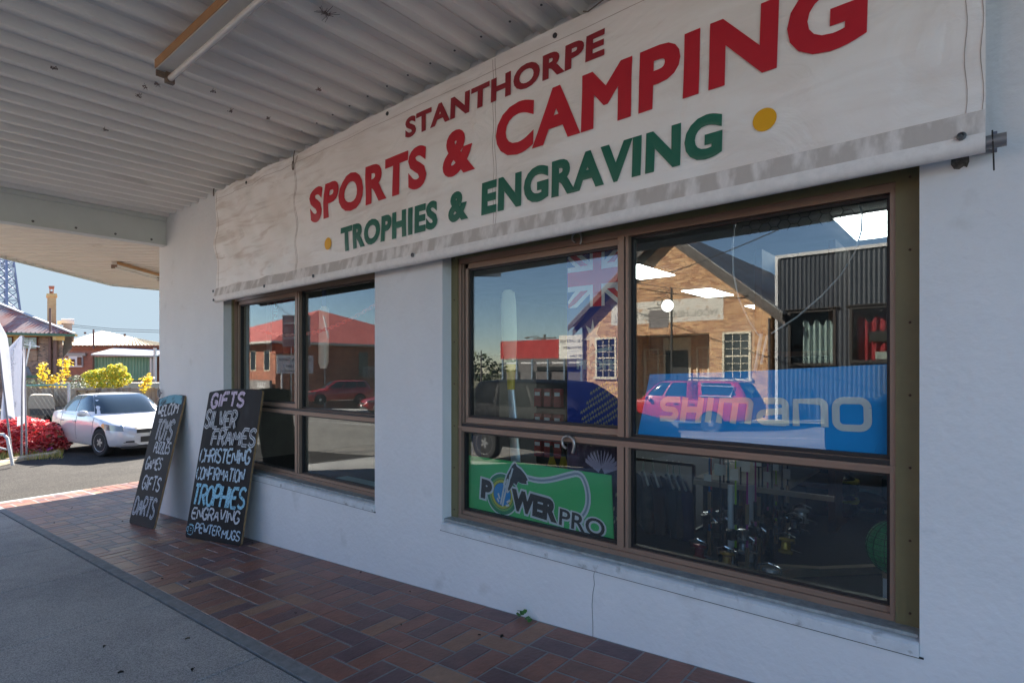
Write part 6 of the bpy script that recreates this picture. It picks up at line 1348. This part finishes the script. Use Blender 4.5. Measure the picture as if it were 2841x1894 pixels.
for k,(x0,x1,lb) in enumerate(((2372,2438,'blue carton with a dark welding mask printed on its front'),(2446,2490,'taller dark blue carton beside the mask carton'))):
    a2=wp(x0,1410,3.25); b2_=wp(x1,1372 if k==0 else 1332,3.25); t=thing('carton',lb,'box',tuple(a2),0,'cartons on the back shelf'); mb=MB(); mb.box(a2.x,b2_.x,3.25,3.45,sv.location.z*0+a.z,b2_.z); mb.build('box',M('carton_blue',(.05,.12,.16),.6),t)
    if k==0:
        mb=MB(); mb.ball(((a2.x+b2_.x)/2,3.25,(a.z+b2_.z)/2+.02),(.15,.03,.07),14,8); mb.build('mask_print',M('mask_black',(.01,.01,.012),.2),t,smooth=60)
    mb=MB(); mb.box(a2.x+.02,b2_.x-.02,3.245,3.2495,a.z+.005,a.z+.035); mb.build('label_strip',M('carton_label',(.45,.46,.46),.6),t)
hel=thing('helmet_stack','two dark helmets with yellow bands stacked by the shelf','helmet',tuple(wp(2335,1370,3.0))); mb=MB(); 
for dz in (0,.16): p=wp(2335,1400,3.0); mb.ball((p.x,3.0,p.z+dz),(.13,.15,.10),14,8)
mb.build('shell',M('helmet_black',(.015,.015,.015),.2),hel,smooth=60); mb=MB()
for dz in (0.03,.19): p=wp(2335,1400,3.0); mb.lathe([(.125,0),(.13,.02),(.125,.03)],(p.x,3.0,p.z+dz),(0,0,1),20)
mb.build('band',M('helmet_yellow',(.50,.52,.02),.5),hel,smooth=60)
kn=thing('keep_net','bright green round mesh keep net beside the window frame','net',tuple(wp(2470,1560,.85))); c=wp(2480,1518,.85); gnet=M('net_green',(.02,.30,.08),.6,var=.5,vs=60)
mb=MB(); mb.ball(c,(.115,.115,.125),18,12); mb.build('mesh_bag',gnet,kn,smooth=60); mb=MB()
for k in range(9): 
    z=c.z-.11+.0275*k; r=.1165*math.sqrt(max(.02,1-((z-c.z)/.127)**2)); mb.tube([(c.x+r*math.cos(t),c.y+r*math.sin(t),z) for t in frange(0,2*math.pi,20)],.0022,4)
for k in range(14):
    a_=math.pi*2*k/14; mb.tube([(c.x+.117*math.cos(p_)*math.cos(a_),c.y+.117*math.cos(p_)*math.sin(a_),c.z+.127*math.sin(p_)) for p_ in frange(-1.5,1.5,10)],.0018,4)
mb.build('cord',M('net_dark_green',(.01,.10,.04),.7),kn)
ft=thing('display_stand','small pale timber stand under the green keep net','stand',tuple(wp(2480,1610,.85))); a2=wp(2450,1614,.85); b2_=wp(2480,1580,.85); mb=MB(); mb.box(a2.x,a2.x+.25,.82,.95,b2_.z-.04,b2_.z); mb.build('top',M('pine_rail'),ft); mb=MB(); mb.box(a2.x+.0,a2.x+.05,.84,.93,FZ,b2_.z-.04); mb.build('leg',wpst,ft)
mt=thing('floor_mat','black ribbed rubber mat on the shop carpet','mat',tuple(wp(2400,1700,.6))); mb=MB(); 
for k in range(24): mb.box(-.62+.03*k,-.60+.03*k,.45,1.3,FZ,FZ+.008)
mb.box(-.64,.12,.44,1.31,FZ,FZ+.004); mb.build('ribbing',M('mat_black',(.02,.02,.022),.8),mt)
# red packaged goods, yellow brushes, rolled goods behind the left sash
rp_=thing('hanging_pack_rack','black wire rack of red packaged goods behind the flag sheet','rack',tuple(wp(1520,1170,1.4))); mb=MB(); a2=wp(1478,1060,1.4); b2_=wp(1560,1060,1.4); mb.box(a2.x,b2_.x,1.45,1.47,FZ,a2.z+.1); mb.build('back_board',M('rack_black',(.02,.02,.02),.7),rp_)
for r in range(3):
    for q in range(3):
        x=a2.x+(b2_.x-a2.x)*(q+.5)/3; z=a2.z-.05-.21*r; mb=MB(); mb.box(x-.035,x+.035,1.40,1.44,z-.15,z); o=mb.build('red_pack',M('pack_red',(.36,.02,.025),.4,var=.3,vs=30),rp_)
        mb=MB(); mb.box(x-.025,x+.025,1.395,1.3995,z-.06,z-.03); mb.build('pack_label',flw,o)
for k,(px,lb) in enumerate(((1530,'small yellow bristle brush hanging left in the pair above the green board'),(1562,'taller yellow bristle brush hanging nearer the flag sheet'))):
    p=wp(px,1235,.7); q=wp(px,1295,.7); t=thing('yellow_brush',lb,'brush',tuple(q)); mb=MB(); mb.tube([p,(p.x,.7,(p.z+q.z)/2)],.012,6); mb.build('handle',M('brush_black',(.02,.02,.02),.6),t); mb=MB(); z0=(p.z+q.z)/2
    for j in range(60): a_=random.uniform(0,6.28); r=random.uniform(0,.05); mb.bar((p.x+.3*r*math.cos(a_),.7+.3*r*math.sin(a_),z0),(p.x+r*math.cos(a_),.7+r*math.sin(a_),z0-.09-.02*k),.004)
    mb.build('bristles',M('bristle_yellow',(.50,.36,.02),.7),t)
rg=thing('rolled_mat','grey rolled camping mat standing inside the first pane','mat',tuple(wp(1345,1420,.7))); p=wp(1352,1250,.7); mb=MB(); mb.tube([(p.x,.7,FZ),(p.x,.7,.1)],.09,20); mb.build('roll',M('mat_grey',(.07,.07,.085),.8,var=.1,vs=10),rg,smooth=40)
bo=thing('blue_tub','blue plastic tub beside the rolled mat','tub',tuple(wp(1318,1280,.6))); p=wp(1320,1275,.62); mb=MB(); mb.lathe([(.075,0),(.085,.30),(.09,.31),(.08,.31)],(p.x-.02,.6,p.z-.12),(0,0,1),20); mb.build('tub',M('tub_blue',(.01,.06,.22),.5),bo,smooth=40)
p=wp(1301,1260,.25); mb=MB(); mb.box(p.x-.008,p.x+.008,.25,.27,-.88,-.38); tag(mb.build('shelf_upright',M('upright_blue',(.14,.26,.36),.5)),'slim pale blue metal upright just inside the first pane','upright')
# hooks on the frame
def hook(label,px,py,Y,s,kindm):
    p=wp(px,py,Y); t=[(0,.0),(-.022,.012),(-.028,.04),(-.012,.062),(.018,.066),(.045,.052),(.052,.02),(.04,-.02)]
    mb=MB(); mb.tube([(p.x+a*s,Y-.006,p.z+b_*s) for a,b_ in chaikin(t)],[.0075*s]*len(chaikin(t)),8); mb.lathe([(.005*s,0),(.004*s,.006)],(p.x+.01*s,Y-.012,p.z+.066*s),(0,-1,0),8)
    tag(mb.build('catch_hook',M('cast_alloy',(.34,.34,.33),.35,metal=.8,var=.1,vs=30),smooth=50),label,'hook')
hook('curved cast metal catch hook on the middle rail above the green board',1573,1243,.078,1.0,0); hook('smaller cast metal catch half hidden under the banner above the sash',1598,672,.08,.75,0)
